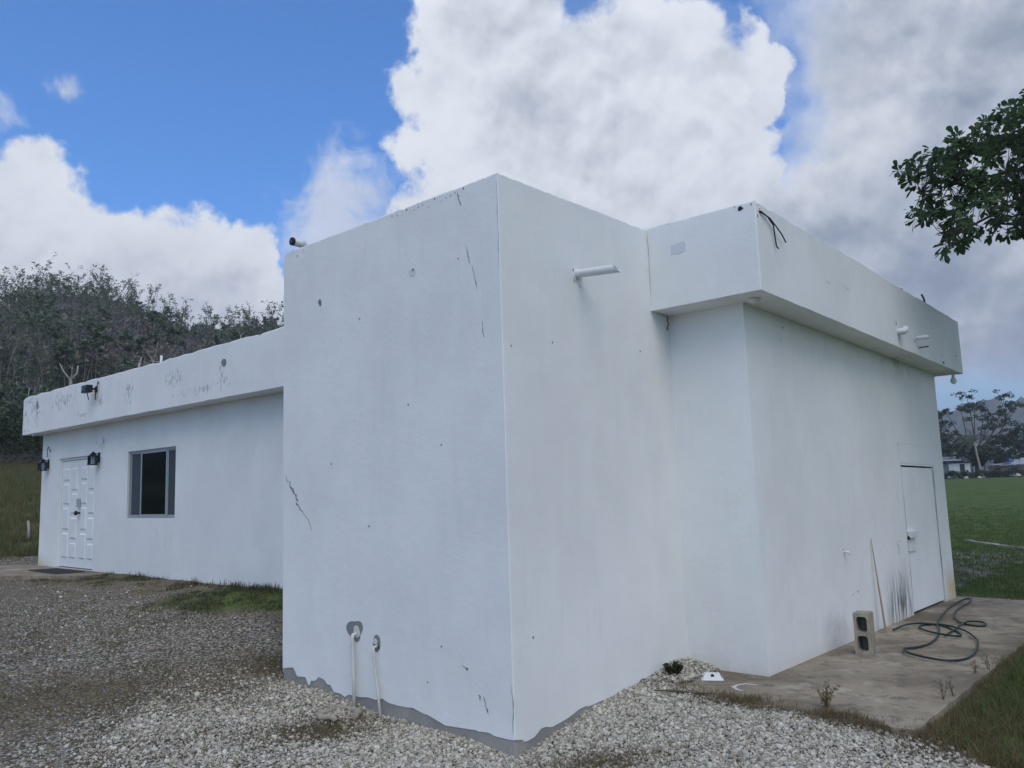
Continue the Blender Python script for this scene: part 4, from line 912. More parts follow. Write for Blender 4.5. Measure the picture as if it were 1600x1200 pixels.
# weeds and grass under the left wing wall
ax_, ay_ = scatter(60000, -14, -1.8, 7.5, 17.5); gv, gn, dr, lw = zones(ax_, ay_); k = (rng.random(len(ax_)) < np.clip(gn * 1.6 - .15, 0, 1) * np.clip(.55 + 1.3 * vnoise(ax_, ay_, 2.2, 8.8), .05, 1)) & (lw < .3); ax_, ay_ = keep(ax_[k], ay_[k])
bx_, by_ = tuft(ax_, ay_, 9, .035); bx_, by_ = keep(bx_, by_); lx_, ly_ = to_local(bx_, by_)
h_ = rng.uniform(.018, .05, len(bx_)) * (1 + 1.6 * sst(ly_, 1.15, 1.5) * (rng.random(len(bx_)) < .6)); k = rng.random(len(bx_)) < .66
blades('wall_grass', bx_[~k], by_[~k], h_[~k], rng.uniform(.006, .011, (~k).sum()), M_weed, 'low green grass and weeds under the left wing wall', .7, 2)
blades('wall_dry_grass', bx_[k], by_[k], h_[k] * .9, rng.uniform(.005, .009, k.sum()), M_wdry, 'withered grass mixed in under the left wing wall', .8, 2)
# short dry grass through the gravel
ax_, ay_ = scatter(120000, -14.5, 5, 3.8, 18); k = in_view(ax_, ay_, 0, .75, -.56); ax_, ay_ = ax_[k], ay_[k]; gv, gn, dr, lw = zones(ax_, ay_)
k = (rng.random(len(ax_)) < np.clip(dr - .16, 0, 1) * .85) & (lw < .5); ax_, ay_ = keep(ax_[k], ay_[k], .02)
bx_, by_ = tuft(ax_, ay_, 7, .03); bx_, by_ = keep(bx_, by_, .0)
blades('yard_dry_grass', bx_, by_, rng.uniform(.018, .05, len(bx_)), rng.uniform(.003, .006, len(bx_)), M_dry, 'short dry grass growing through the gravel', 1.1, 2)
k = rng.random(len(bx_)) < .35; jx, jy = bx_[k] + rng.normal(0, .1, k.sum()), by_[k] + rng.normal(0, .1, k.sum()); jx, jy = keep(jx, jy, .01)
blades('yard_green_grass', jx, jy, rng.uniform(.012, .045, len(jx)), rng.uniform(.003, .006, len(jx)), M_grass, 'sparse green blades among the gravel', .9, 2)
# withered fringe creeping over the slab edges
n = 420; u = rng.random(n); fx = .35 + u * 1.9; fy = np.where(fx < .9, 1.70 - (fx - .35) * .25, 1.55) + rng.normal(-.03, .07, n); k = rng.random(n) < .10 + .85 * np.sin(fx * 4. + .6) ** 4
fx = np.concatenate([fx[k], 2.25 + rng.normal(.03, .05, 500)]); fy = np.concatenate([fy[k], rng.uniform(1.5, 6., 500)])
wx_ = C0[0] + BX[0] * fx + BY[0] * fy; wy_2 = C0[1] + BX[1] * fx + BY[1] * fy; bx_, by_ = tuft(wx_, wy_2, 16, .035)
blades('edge_dry_grass', bx_, by_, rng.uniform(.02, .085, len(bx_)), rng.uniform(.0025, .005, len(bx_)), M_dry, 'withered grass fringe along the slab edges', 1.0, 2, .03)
cl = [(960, 1196, .22, 320), (900, 1199, .2, 160), (515, 1142, .25, 220), (1180, 1092, .18, 130), (1130, 1096, .16, 110), (1330, 1118, .22, 200), (430, 1042, .3, 260), (1260, 1108, .25, 120), (1400, 1138, .2, 150), (560, 1125, .1, 60), (150, 1090, .6, 300), (250, 1160, .5, 200), (60, 1000, .7, 260), (330, 1060, .5, 220), (1500, 1170, .3, 260)]
bx_ = np.concatenate([gpix(a, b)[0] + rng.normal(0, c, n * 9) for a, b, c, n in cl]); by_ = np.concatenate([gpix(a, b)[1] + rng.normal(0, c * .6, n * 9) for a, b, c, n in cl]); bx_, by_ = keep(bx_, by_, -.05)
blades('dry_clumps', bx_, by_, rng.uniform(.02, .07, len(bx_)), rng.uniform(.0025, .005, len(bx_)), M_dry, 'flattened straw-coloured grass clumps in the gravel', 1.3, 2)
# rough pasture on the left bank
ax_, ay_ = scatter(16000, -32, -9, 14.5, 46); k = in_view(ax_, ay_, 1., .72); ax_, ay_ = ax_[k], ay_[k]; lx_, ly_ = to_local(ax_, ay_); k = (lx_ < -15.8) & (np.hypot(ax_, ay_) > 19.6); ax_, ay_ = ax_[k], ay_[k]
bx_, by_ = tuft(ax_, ay_, 14, .12); k = rng.random(len(bx_)) < .5
blades('bank_grass', bx_[~k], by_[~k], rng.uniform(.10, .30, (~k).sum()), rng.uniform(.014, .026, (~k).sum()), M_grass, 'rank green grass on the left bank', .5, 2)
blades('bank_dry_grass', bx_[k], by_[k], rng.uniform(.10, .34, k.sum()), rng.uniform(.012, .022, k.sum()), M_mixg, 'brown grass on the left bank', .5, 2)
# stake on the bank, pale kerb pieces on the lawn
c = gpix(46, 845); o = MB().tube([(c[0], c[1], c[2] - .1), (c[0] - .03, c[1], c[2] + .22), (c[0] - .06, c[1], c[2] + .50)], [.035, .032, .028], 8).build('bleached_stake', M_dead); tag(o, 'short bleached stake leaning in the grass left of the building', 'stake')
rr = np.random.default_rng(8)
def slab_strip(name, pts, w_, lab=None, kind='structure'):
    P = [gpix(*p_) for p_ in pts]; up_, dn_ = [], []
    for i in range(len(P) - 1):
        for k_ in range(6):
            t_ = k_ / 6; p_ = P[i] * (1 - t_) + P[i + 1] * t_; hw = w_ * (.5 + .2 * rr.normal()) * min(1, .4 + 2.5 * min(i + t_, len(P) - 1 - i - t_) / len(P))
            up_.append((p_[0] - hw * .2, p_[1] + hw)); dn_.append((p_[0] + hw * .2, p_[1] - hw))
    ring = dn_ + up_[::-1]; mb = MB().poly_prism(ring, lambda x, y: (x, y, float(ground(x, y)) - .05), lambda x, y: (x, y, float(ground(x, y)) + .04 + .03 * rr.random())); o = mb.build(name, plain('pale_concrete', (.34, .31, .26), .9, var=.3, scale=3)); tag(o, kind=kind); return o
slab_strip('path', [(1508, 846), (1530, 849), (1552, 853), (1567, 856)], .55); slab_strip('path', [(1572, 856), (1590, 858), (1620, 860), (1660, 861)], .35)
c = gpix(8, 815); o = slab_strip('path', [(-60, 815), (-20, 814), (12, 813)], .35)
# ------------------------------------------------------------------ trees
def leaf_soup(centers, radii, per, size, r0, flat=.6):
    """small rhombic leaf faces spread through clump volumes"""
    centers = np.asarray(centers, float); n = len(centers) * per
    c = np.repeat(centers, per, 0); rad = np.repeat(np.asarray(radii, float), per)
    dv = r0.normal(0, 1, (n, 3)); dv /= np.linalg.norm(dv, axis=1, keepdims=True); dv *= (r0.random(n) ** .45 * rad)[:, None]; dv[:, 2] *= flat
    p_ = c + dv; u = r0.normal(0, 1, (n, 3)); u[:, 2] *= .6; u /= np.linalg.norm(u, axis=1, keepdims=True)
    v = np.cross(u, r0.normal(0, 1, (n, 3))); v /= np.linalg.norm(v, axis=1, keepdims=True)
    s_ = size * r0.uniform(.6, 1.4, n)[:, None]
    V = np.stack([p_ - u * s_, p_ + v * s_ * .45, p_ + u * s_, p_ - v * s_ * .45], 1).reshape(-1, 3)
    F = np.arange(4 * n).reshape(-1, 4)
    clump = np.repeat(r0.random(len(centers)), per); tint = np.repeat(np.clip(.5 * clump + .5 * r0.random(n), 0, 1), 4)
    return V, F, tint
def branch_pts(p0, dirv, length, n, wob, r0, up=0.):
    pts = [np.array(p0, float)]; d_ = np.array(dirv, float); d_ /= np.linalg.norm(d_)
    for i in range(n):
        d_ = d_ + r0.normal(0, wob, 3) + np.array([0, 0, up]); d_ /= np.linalg.norm(d_); pts.append(pts[-1] + d_ * length / n)
    return pts
def tree_mesh(seed, H, spread, leafy, leaf=.24, per=9, forks=5, lean=.08, thick=.018):
    r0 = np.random.default_rng(seed); mb = MB(); tips = []
    tr = branch_pts((0, 0, -.4), (r0.normal(0, lean), r0.normal(0, lean), 1), H * .66 + .4, 6, .05, r0)
    mb.tube(tr, np.linspace(H * thick, H * thick * .45, 7), 6)
    for i in range(forks):
        k_ = int(r0.integers(2, 7)); a = r0.uniform(0, 6.28)
        b = branch_pts(tr[k_], (math.cos(a) * spread, math.sin(a) * spread, .8), H * r0.uniform(.22, .40), 4, .16, r0, .05)
        mb.tube(b, np.linspace(H * thick * .4, H * thick * .12, 5), 4); tips += [b[-1], b[3]]
        for j in range(2):
            a2 = a + r0.uniform(-1.2, 1.2); b2 = branch_pts(b[int(r0.integers(2, 4))], (math.cos(a2) * spread, math.sin(a2) * spread, .7), H * r0.uniform(.12, .24), 3, .18, r0, .05)
            mb.tube(b2, np.linspace(H * thick * .2, H * thick * .07, 4), 3); tips += [b2[-1], b2[2]]
    tips = np.array(tips); m_ = r0.random(len(tips)) < leafy; tips = tips[m_] if m_.any() else tips[:2]
    return mb, leaf_soup(tips, r0.uniform(.5, 1.1, len(tips)) * H * .075, per, leaf, r0, .7)
def tree_obj(name, spec, leafmat, barkmat, label, cat, group=None):
    mb, (V, F, T) = spec; t_ = empty(name, (0, 0, 0), 0, label, cat, group)
    mb.build('trunk', barkmat, t_, False); np_mesh('crown', V, F, leafmat, t_, {'tint': ('POINT', T)}); return t_
# hill
HA = [-75, -60, -45, -38, -33.5, -30, -27, -24, -22, -19, -16.3, -13, -8, 0, 10]; HE = [2, 5, 8.6, 10.2, 10.9, 11.9, 11.7, 10.6, 10.0, 10.0, 10.6, 9.6, 7.5, 4., .2]
def hill_z(a, r):
    el_ = np.interp(a, HA, HE); top = 1.6 + 118 * np.tan(np.radians(el_))
    t_ = np.clip((r - 50) / 68., 0, 1); s_ = t_ ** .92; b = np.clip((r - 118) / 90., 0, 1)
    return np.where(r < 118, 3.55 + (top - 3.55) * (s_ * .75 + .25 * s_ * s_ * (3 - 2 * s_)), top * (1 - b * b * (3 - 2 * b)) - 1 * b)
aa = np.linspace(-75, 10, 160); rr_ = np.concatenate([np.linspace(49, 118, 60), np.linspace(121, 210, 20)])
AA, RR = np.meshgrid(aa, rr_); hx, hy = RR * np.sin(np.radians(AA)), RR * np.cos(np.radians(AA))
HZ = hill_z(AA, RR) + (vnoise(hx, hy, .07, 2.).reshape(hx.shape) * 1.6 + vnoise(hx, hy, .22, 4.).reshape(hx.shape) * .6) * sst(RR, 50, 62) - .6 * (1 - sst(RR, 49, 54))
idx = np.arange(hx.size).reshape(hx.shape); hf = np.stack([idx[:-1, :-1], idx[1:, :-1], idx[1:, 1:], idx[:-1, 1:]], -1).reshape(-1, 4)
def hill_col(q):
    o = q.geo('Position'); a = q.noise(o, .12, 5, .6); b = q.noise(o, 1.2, 5, .7)
    c = q.mix(q.ss(a, .4, .6), (.085, .092, .070, 1), (.15, .135, .12, 1)); return q.mix(q.ss(b, .5, .7), c, (.065, .07, .055, 1))
M_hill, q, p = material('hill_floor', hill_col, .95, 0, .1)
ho = np_mesh('hill', np.stack([hx, hy, HZ], -1).reshape(-1, 3), hf, M_hill, None, None, True); tag(ho, kind='structure')
def hill_pt(a, r): return np.array([r * math.sin(R(a)), r * math.cos(R(a)), float(hill_z(np.array(a), np.array(r))) - .2])
# scrub under the trees: one mass
r0 = np.random.default_rng(21); n = 5600
a = r0.uniform(-42, -8, n); r_ = 51 + 72 * np.where(r0.random(n) < .15, .1 * r0.random(n), np.sqrt(r0.random(n))); cz = hill_z(a, r_); cx, cy = r_ * np.sin(np.radians(a)), r_ * np.cos(np.radians(a))
cen = np.stack([cx, cy, cz + r0.uniform(.4, 1.9, n)], -1); rd = r0.uniform(.7, 1.9, n); nr = r_ < 72
V, F, T = leaf_soup(cen[~nr], rd[~nr], 34, .24, r0, .8); V2, F2, T2 = leaf_soup(cen[nr], rd[nr] * .8, 80, .095, r0, .8)
fs_ = np_mesh('foot_scrub', V2, F2, M_leaf_far, None, {'tint': ('POINT', T2)}); tag(fs_, 'dark green bushes massed along the foot of the left hill', 'scrub', kind='stuff')
sc = np_mesh('hillside_scrub', V, F, M_scrub, None, {'tint': ('POINT', T)}); tag(sc, 'dense grey-green scrub covering the hillside on the left', 'scrub', kind='stuff')
n = 4800; a = r0.uniform(-40, -9, n); r_ = 53 + 67 * np.sqrt(r0.random(n)); z0 = hill_z(a, r_) - .2; cx, cy = r_ * np.sin(np.radians(a)), r_ * np.cos(np.radians(a))
h = r0.uniform(1.5, 5.2, n); tx, ty = r0.normal(0, .12, n) * h, r0.normal(0, .12, n) * h; w_ = r0.uniform(.025, .07, n)
V = np.stack([np.stack([cx - w_, cy, z0], -1), np.stack([cx + w_, cy - w_, z0], -1), np.stack([cx, cy + w_, z0], -1), np.stack([cx + tx, cy + ty, z0 + h], -1)], 1).reshape(-1, 3)
b = np.arange(n)[:, None] * 4; F = np.stack([b + np.array([[0, 1, 3]]), b + np.array([[1, 2, 3]]), b + np.array([[2, 0, 3]])], 1).reshape(-1, 3)
st_ = np_mesh('hillside_stems', V, F, M_twig); tag(st_, 'thin bare grey stems crowding the hillside on the left', 'stems', kind='stuff')
# about three hundred trees that stand out of it
protos = []
for i in range(5): protos.append(tree_obj('bare_tree', tree_mesh(100 + i, 7.4 + .5 * i, .5, .62 + .06 * i, .17, 9, 8, .10, .012), M_leaf_hill, M_twig, 'slender half-bare tree in the wood on the left hill', 'tree', 'half-bare trees on the left hill'))
lprot = []
for i in range(4): lprot.append(tree_obj('leafy_tree', tree_mesh(140 + i, 6.0 + .6 * i, .8, .95, .27, 17, 7, .10, .015), M_leaf_hill, M_twig, 'small leafy dark green tree in the wood on the left hill', 'tree', 'leafy trees on the left hill'))
used = set(); r0 = np.random.default_rng(33)
def put_tree(pl, a, r, s_, where='on the slope of the left hill', grp='slope'):
    i = int(r0.integers(0, len(pl))); key = (id(pl), i)
    o = pl[i] if key not in used else copy_tree(pl[i]); used.add(key)
    o.location = tuple(hill_pt(a, r)); o.rotation_euler = (0, 0, r0.uniform(0, 6.28)); o.scale = (s_, s_, s_ * r0.uniform(.9, 1.1))
    kind_ = 'small leafy dark green tree ' if pl is lprot else 'slender half-bare tree '; o['label'] = kind_ + where; o['group'] = ('leafy' if pl is lprot else 'half-bare') + ' trees, ' + grp
for k_ in range(105):                                          # along the skyline
    a = -37 + 22.5 * (k_ + r0.random()) / 105; leafy = (a > -22.5 and r0.random() < .75) or (-27.5 < a < -24.5 and r0.random() < .4) or r0.random() < .12
    put_tree(lprot if leafy else protos, a, r0.uniform(112, 121), r0.uniform(.60, .88) * (.82 if leafy else 1.), 'on the round summit of the left hill, against the sky' if a < -25 else 'on the lower skyline ridge above the left roof', 'summit of the hill' if a < -25 else 'ridge above the roof')
for k_ in range(150):                                          # on the slope
    a = r0.uniform(-37, -14.5); r = 56 + 56 * math.sqrt(r0.random()); leafy = r0.random() < (.35 if r > 90 else .6)
    put_tree(lprot if leafy else protos, a, r, r0.uniform(.5, .8))
for k_ in range(26): put_tree(lprot, r0.uniform(-36, -28), r0.uniform(54, 62), r0.uniform(.35, .55), 'at the foot of the left hill above the pasture', 'foot of the hill')
# bleached dead trees just behind the left wing
def dead_tree(px, Y, top, arms, label, th=.10):
    v = ray(px, 700); a = math.degrees(math.atan2(v[0], v[1])); r = Y; base = hill_pt(a, r) if r > 52 else np.array([r * math.sin(R(a)), r * math.cos(R(a)), float(ground(r * math.sin(R(a)), r * math.cos(R(a))))])
    t_ = empty('dead_tree', base, 0, label, 'dead tree'); mb = MB(); mb.tube([(0, 0, -.5), (.05, 0, top * .4), (-.05, .05, top * .75), (0, 0, top)], [th * 1.5, th * 1.2, th, th * .8], 8); mb.build('trunk', M_dead, t_)
    for (dx_, dz_, r1, kx) in arms: MB().tube([(0, 0, top - .1), (dx_ * .5 + kx, .1, top + dz_ * .45), (dx_, .15, top + dz_)], [th * .75, th * .55 * r1, th * .3 * r1], 7).build('limb', M_dead, t_)
    return t_
def top_for(px, py, r):
    v = ray(px, py); k_ = r / math.hypot(v[0], v[1]); z = 1.6 + v[2] * k_; a = math.degrees(math.atan2(v[0], v[1])); b = hill_pt(a, r)[2] if r > 52 else float(ground(r * math.sin(R(a)), r * math.cos(R(a)))); return z - b
dead_tree(105, 62, top_for(105, 592, 62), [(-.95, 1.15, .8, -.1), (.35, .95, 1.1, .15), (-.05, .9, .5, .0)], 'bleached forked dead tree behind the left end of the roof', .11)
dead_tree(212, 60, top_for(212, 566, 60), [(.05, .4, 1., 0)], 'bleached broken trunk above the middle of the left roof', .10)
dead_tree(234, 70, top_for(234, 562, 70), [(-.7, .8, .5, 0), (.9, -.2, .6, .1), (.25, 1.6, .4, 0)], 'spindly grey dead tree above the roof right of the broken trunk', .07)
dead_tree(30, 58, top_for(30, 660, 58), [(-1.3, 1.6, .9, 0), (.3, 2.2, .6, .1), (-.5, 2.6, .6, -.2)], 'grey dead tree left of the roof end with spreading limbs', .10)
dead_tree(16, 85, top_for(16, 535, 85), [(.6, 1.5, .6, -.1)], 'thin pale curved dead trunk high on the hill at the far left', .07)
dead_tree(372, 75, top_for(372, 524, 75), [(-.5, .7, .6, 0), (.3, .4, .5, 0)], 'pale dead snag above the right part of the left roof', .06)
dead_tree(158, 90, top_for(158, 508, 90), [(.05, .9, .7, 0)], 'pale upright dead trunk in mid hill above the floodlight', .07)
# ------------------------------------------------------------------ far right: mountains, houses, trees
aa = np.linspace(5, 75, 220); rr_ = np.linspace(560, 1500, 34)
AA, RR = np.meshgrid(aa, rr_); hx, hy = RR * np.sin(np.radians(AA)), RR * np.cos(np.radians(AA))
ridge = np.interp(AA, [5, 20, 27, 28.5, 30, 31, 33, 36, 45, 60, 75], [3.0, 4.0, 4.55, 4.8, 5.25, 5.3, 5.1, 4.6, 4.5, 5.2, 3.]) + .16 * np.sin(AA * 4.1) + .10 * np.sin(AA * 9.7 + 1)
t_ = np.clip((RR - 560) / 480, 0, 1); b_ = np.clip((RR - 1040) / 460, 0, 1)
HZ = 3 + (1040 * np.tan(np.radians(ridge)) - 3) * t_ ** 1.15 * (1 - b_ * .9)
HZ += (vnoise(hx, hy, .006, 3.).reshape(hx.shape) * 14 + vnoise(hx, hy, .02, 7.).reshape(hx.shape) * 6 + vnoise(hx, hy, .05, 9.).reshape(hx.shape) * 2.5) * np.sin(np.clip(t_, 0, 1) * math.pi * .6)
idx = np.arange(hx.size).reshape(hx.shape); hf = np.stack([idx[:-1, :-1], idx[1:, :-1], idx[1:, 1:], idx[:-1, 1:]], -1).reshape(-1, 4)
def mt_col(q):
    o = q.geo('Position'); a = q.noise(o, .02, 6, .65); return q.mix(q.ss(a, .4, .62), (.05, .055, .042, 1), (.135, .125, .095, 1))
M_mt, q, p = material('mountain_side', mt_col, .95, 0, .1)
mo = np_mesh('mountain', np.stack([hx, hy, HZ], -1).reshape(-1, 3), hf, M_mt, None, None, True); tag(mo, kind='structure')
YB = 112.
def big_tree():
    r0 = np.random.default_rng(5); t_ = empty('spreading_tree', far_at(1529, YB + 14), 0, 'tall spreading tree with clumped leaves behind the palm', 'tree'); mb = MB(); tips = []
    limbs = [((0, 0, 0), (0, 0, 1), 3.4, .28), ]
    tr = branch_pts((0, 0, -.5), (.02, 0, 1), 4.2, 4, .04, r0); mb.tube(tr, np.linspace(.30, .22, 5), 8)
    ends = [(-5.1, 0, 9.8), (-3.4, 1, 10.2), (-2.2, -1, 10.5), (-.2, .5, 12.6), (.2, -1, 11.0), (2.1, 1, 10.6), (2.3, -.5, 9.0), (5.6, 0, 12.3), (4.9, 1, 9.7), (6.6, .5, 10.5), (5.0, -1, 8.0), (-4.4, 1, 8.2), (7.6, .5, 11.0), (3.4, .8, 7.6), (-6.4, .6, 9.0)]
    for e in ends:
        e = np.array(e, float); mid = tr[-1] * .5 + e * .5 + np.array([e[0] * .10, 0, -.9]) + r0.normal(0, .2, 3)
        P = [tr[-1], tr[-1] * .55 + mid * .45 + r0.normal(0, .1, 3), mid, mid * .45 + e * .55 + r0.normal(0, .15, 3), e]; mb.tube(P, [.15, .11, .085, .06, .03], 5)
        for k_ in range(9): tips.append(e + r0.normal(0, .62, 3) * np.array([1.1, 1., .6]))
        for k_ in range(2): tips.append(P[3] + r0.normal(0, .5, 3))
    mb.build('trunk', M_bark, t_); V, F, T = leaf_soup(np.array(tips), r0.uniform(.35, .75, len(tips)), 34, .17, r0, .6); np_mesh('crown', V, F, M_leaf_far, t_, {'tint': ('POINT', T)}); return t_
big_tree()
def palm():
    t_ = empty('palm_tree', far_at(1536, YB - 1), 0, 'coconut palm with pale leaning trunk between the two far houses', 'palm'); r0 = np.random.default_rng(3)
    MB().tube([(0, 0, -.3), (-.15, 0, 1.5), (-.42, 0, 3.2), (-.55, 0, 4.9)], [.19, .14, .125, .11], 8).build('trunk', M_dead, t_)
    for i in range(17):
        a = r0.uniform(0, 6.28); el_ = r0.uniform(-.1, 1.25); Lf = r0.uniform(3.0, 4.0); V = []; F = []; T = []
        pts = []; p_ = np.array([-.55, 0, 4.9]); e = el_
        for k_ in range(9): pts.append(p_.copy()); p_ = p_ + np.array([math.cos(a) * math.cos(e), math.sin(a) * math.cos(e), math.sin(e)]) * Lf / 8; e -= .20
        side = np.array([-math.sin(a), math.cos(a), 0])
        for k_ in range(1, 9):
            for s_ in (-1, 1):
                for q_ in (0, .5):
                    b = pts[k_] * (1 - q_) + pts[k_ - 1] * q_; ln = .62 * math.sin(min(1, (k_ - q_ + .6) / 8.5) * math.pi) + .12; tv = (pts[k_] - pts[k_ - 1]); tv /= np.linalg.norm(tv)
                    tip = b + side * s_ * ln * .8 + tv * ln * .4 + np.array([0, 0, -ln * .45]); j = len(V); V += [b - tv * .05, b + tv * .05, tip]; F.append((j, j + 1, j + 2)); T += [.3 + .5 * r0.random()] * 3
        np_mesh('frond', V, F, M_palm, t_, {'tint': ('POINT', T)})
palm()
ft = []
specs = [(1478, 8, 6.6, 'dense dark tree behind the left far house'), (1492, 3, 5.4, 'greyish loose tree directly beside the left far house'), (1507, 12, 7.4, 'dark bushy tree between the left far house and the palm'), (1553, 4, 5.6, 'low dark tree just right of the palm'), (1566, 10, 6.8, 'dense tree behind the right far house, left end'), (1580, 16, 7.2, 'pale olive tree behind the right far house'), (1596, 9, 7.6, 'olive tree at the right edge behind the right far house'), (1625, 12, 8.5, 'tall tree beyond the right far house'), (1660, 8, 8., 'broad tree far right of the houses'), (1462, 14, 7.5, 'dark tree hidden behind the white wall corner'), (1520, 5, 4.6, 'small scrubby tree left of the palm trunk'), (1543, 7, 5.2, 'scrubby dark tree right behind the palm trunk')]
for i, (px, dy_, H, lab) in enumerate(specs):
    o = tree_obj('background_tree', tree_mesh(300 + i, H, 1.0, 1., .21, 26, 11, .08, .016), M_leaf_far, M_bark, lab, 'tree', 'trees behind the far houses'); o.location = tuple(far_at(px, YB + dy_)); o.scale = (1.25, 1.25, 1)
r0 = np.random.default_rng(77)
hb = [(1477, 0), (1483, -.6), (1490, -1), (1497, -1.4), (1504, -1), (1511, -1.3), (1518, -.8), (1526, -1.2), (1541, -1), (1548, -1.5), (1556, -1.2), (1564, -1.4), (1572, -1), (1580, -1.6), (1588, -1.2), (1597, -1.5), (1606, -1), (1616, -1.3)]
bpro = []
for i in range(3):
    cs = np.stack([r0.normal(0, .5, 16), r0.normal(0, .35, 16), r0.uniform(.15, .95, 16)], -1); V, F, T = leaf_soup(cs, r0.uniform(.25, .45, 16), 26, .12, r0, .8)
    t_ = empty('hedge_bush', (0, 0, 0)); np_mesh('foliage', V, F, M_leaf_far, t_, {'tint': ('POINT', T)}); MB().tube([(0, 0, -.1), (.02, 0, .4), (.1, .05, .8)], [.03, .02, .01], 5).build('stem', M_bark, t_); bpro.append(t_)
for i, (px, dy_) in enumerate(hb):
    o = bpro[i] if i < 3 else copy_tree(bpro[i % 3]); o.location = tuple(far_at(px, YB - 4 + dy_)); o.rotation_euler = (0, 0, r0.uniform(0, 6)); s_ = r0.uniform(.75, 1.15); o.scale = (s_, s_, s_ * .9)
    hw_ = 'before the small white far house' if px < 1515 else ('below the coconut palm' if px < 1552 else 'before the long brown far house'); tag(o, 'low dark hedge bush ' + hw_, 'bush', 'hedge bushes ' + hw_)
M_hwall = plain('far_white_wall', (.62, .62, .60), .8, var=.1, scale=2); M_hbrown = plain('far_brick_wall', (.28, .19, .16), .9, var=.2, scale=3); M_zinc = plain('zinc_roof', (.42, .44, .47), .5, .3, var=.15, scale=1.5); M_blue = plain('blue_tarp', (.045, .11, .28), .6, var=.2, scale=2); M_hdark = plain('far_opening', (.03, .03, .032), .8)
def corr(mb, x0, x1, y0, y1, z0, z1, n):                      # corrugated sheet, ridges running down the slope
    vs_ = []; 
    for i in range(n + 1):
        x = x0 + (x1 - x0) * i / n; dz_ = .03 * (i % 2); vs_ += [(x, y0, z0 + dz_), (x, y1, z1 + dz_)]
    mb.add(vs_, [(2 * i, 2 * i + 2, 2 * i + 3, 2 * i + 1) for i in range(n)]); return mb
h1 = empty('far_house', far_at(1493, YB), R(-30), 'small white house with grey zinc roof at the left of the far field', 'house')
MB().box(-.6, 2.0, 0, 3, 0, 2.05).build('wall', M_hwall, h1); MB().box(-2.4, -.6, .8, 3, 0, 2.0).build('porch_wall', plain('far_grey_wall', (.34, .36, .38), .8), h1)
corr(MB(), -2.9, 1.0, -.5, 3.4, 2.35, 3.1, 40).build('roof', M_zinc, h1, False); MB().add([(1.0, -.5, 2.36), (2.3, -.3, 2.1), (2.3, 3.3, 2.2), (1.0, 3.4, 3.1)], [(0, 1, 2, 3)]).add([(-.6, .001, 2.0), (2.0, .001, 2.0), (1.0, -.2, 2.36), (-.6, -.2, 2.36)], [(0, 1, 2, 3)]).build('gable', plain('dark_gable', (.07, .06, .055), .9), h1, False)
for x in (-2.3, -1.5): MB().tube([(x, -.3, 0), (x, -.3, 2.35)], .06, 6).build('porch_post', M_hwall, h1)
MB().box(.75, 1.35, -.03, .02, .05, 1.9).build('door', M_hdark, h1); MB().box(-.2, .45, -.03, .02, .8, 1.75).build('window', M_hwall, h1); MB().box(1.5, 1.9, -.03, .02, .9, 1.7).build('window', M_hwall, h1)
h2 = empty('far_house', far_at(1589, YB + 1), R(-34), 'long low brown house with zinc roof and blue tarp beyond the field', 'house')
MB().box(-3.2, 5.0, 0, 4, 0, 1.45).build('wall', M_hbrown, h2); corr(MB(), -3.6, .6, -.6, 3., 1.55, 2.35, 44).build('roof', M_zinc, h2, False); corr(MB(), .65, 5.4, -.6, 3., 1.6, 2.55, 44).build('roof', M_zinc, h2, False)
MB().add([(-2.7, 1.2, 2.05), (-.2, 1.1, 2.05), (-.5, 2.9, 2.55), (-1.6, 2.9, 2.55)], [(0, 1, 2, 3)]).add([(-.2, 1.1, 2.05), (.1, 2.9, 2.15), (-.5, 2.9, 2.55)], [(0, 1, 2)]).build('tarp_roof', M_blue, h2, False)
MB().add([(1.9, .2, 1.92), (2.9, .1, 1.90), (3.4, 1.6, 2.30), (2.5, 1.7, 2.33)], [(0, 1, 2, 3)]).build('tarp', M_blue, h2, False); MB().add([(-1.6, -.4, 1.66), (-.6, -.4, 1.66), (-.3, .5, 1.86), (-1.2, .5, 1.86)], [(0, 1, 2, 3)]).build('tarp', M_blue, h2, False)
MB().tube([(-1.2, 2.9, 2.6), (-1.2, 2.9, 3.35)], .10, 8).build('chimney_pipe', M_hwall, h2)
for x in (-2.4, -.4, 3.4): MB().box(x, x + .7, -.04, .02, .55, 1.15).build('window', M_hdark, h2)
for i, (px, dy_, s_) in enumerate(((1487, -5.5, .35), (1495, -5.8, .28), (1499, -5.2, .30), (1511, -6, .24), (1532, -6.6, .22), (1539, -5.4, .26), (1585, -5.8, .45), (1591, -6, .36))):
    c = far_at(px, YB + dy_); m_ = MB(); rr = np.random.default_rng(200 + i); bm = bmesh.new(); bmesh.ops.create_icosphere(bm, subdivisions=2, radius=1)
    for v in bm.verts: v.co = Vector((v.co.x * s_ * 1.3, v.co.y * s_, max(-.1, v.co.z * s_ * .9) + s_ * .4)) * (1 + rr.normal(0, .10))
    me = bpy.data.meshes.new('pale_rock'); bm.to_mesh(me); bm.free(); me.materials.append(plain('pale_rock_face', (.42, .41, .38), .9, var=.3, scale=4) if i == 0 else bpy.data.materials['pale_rock_face']); o = bpy.data.objects.new('pale_rock', me); col.objects.link(o); o.location = tuple(c)
    hw_ = 'before the small white far house' if px < 1515 else ('below the coconut palm' if px < 1552 else 'before the long brown far house'); tag(o, 'pale rock lying at the hedge foot ' + hw_, 'rock', 'pale rocks ' + hw_)
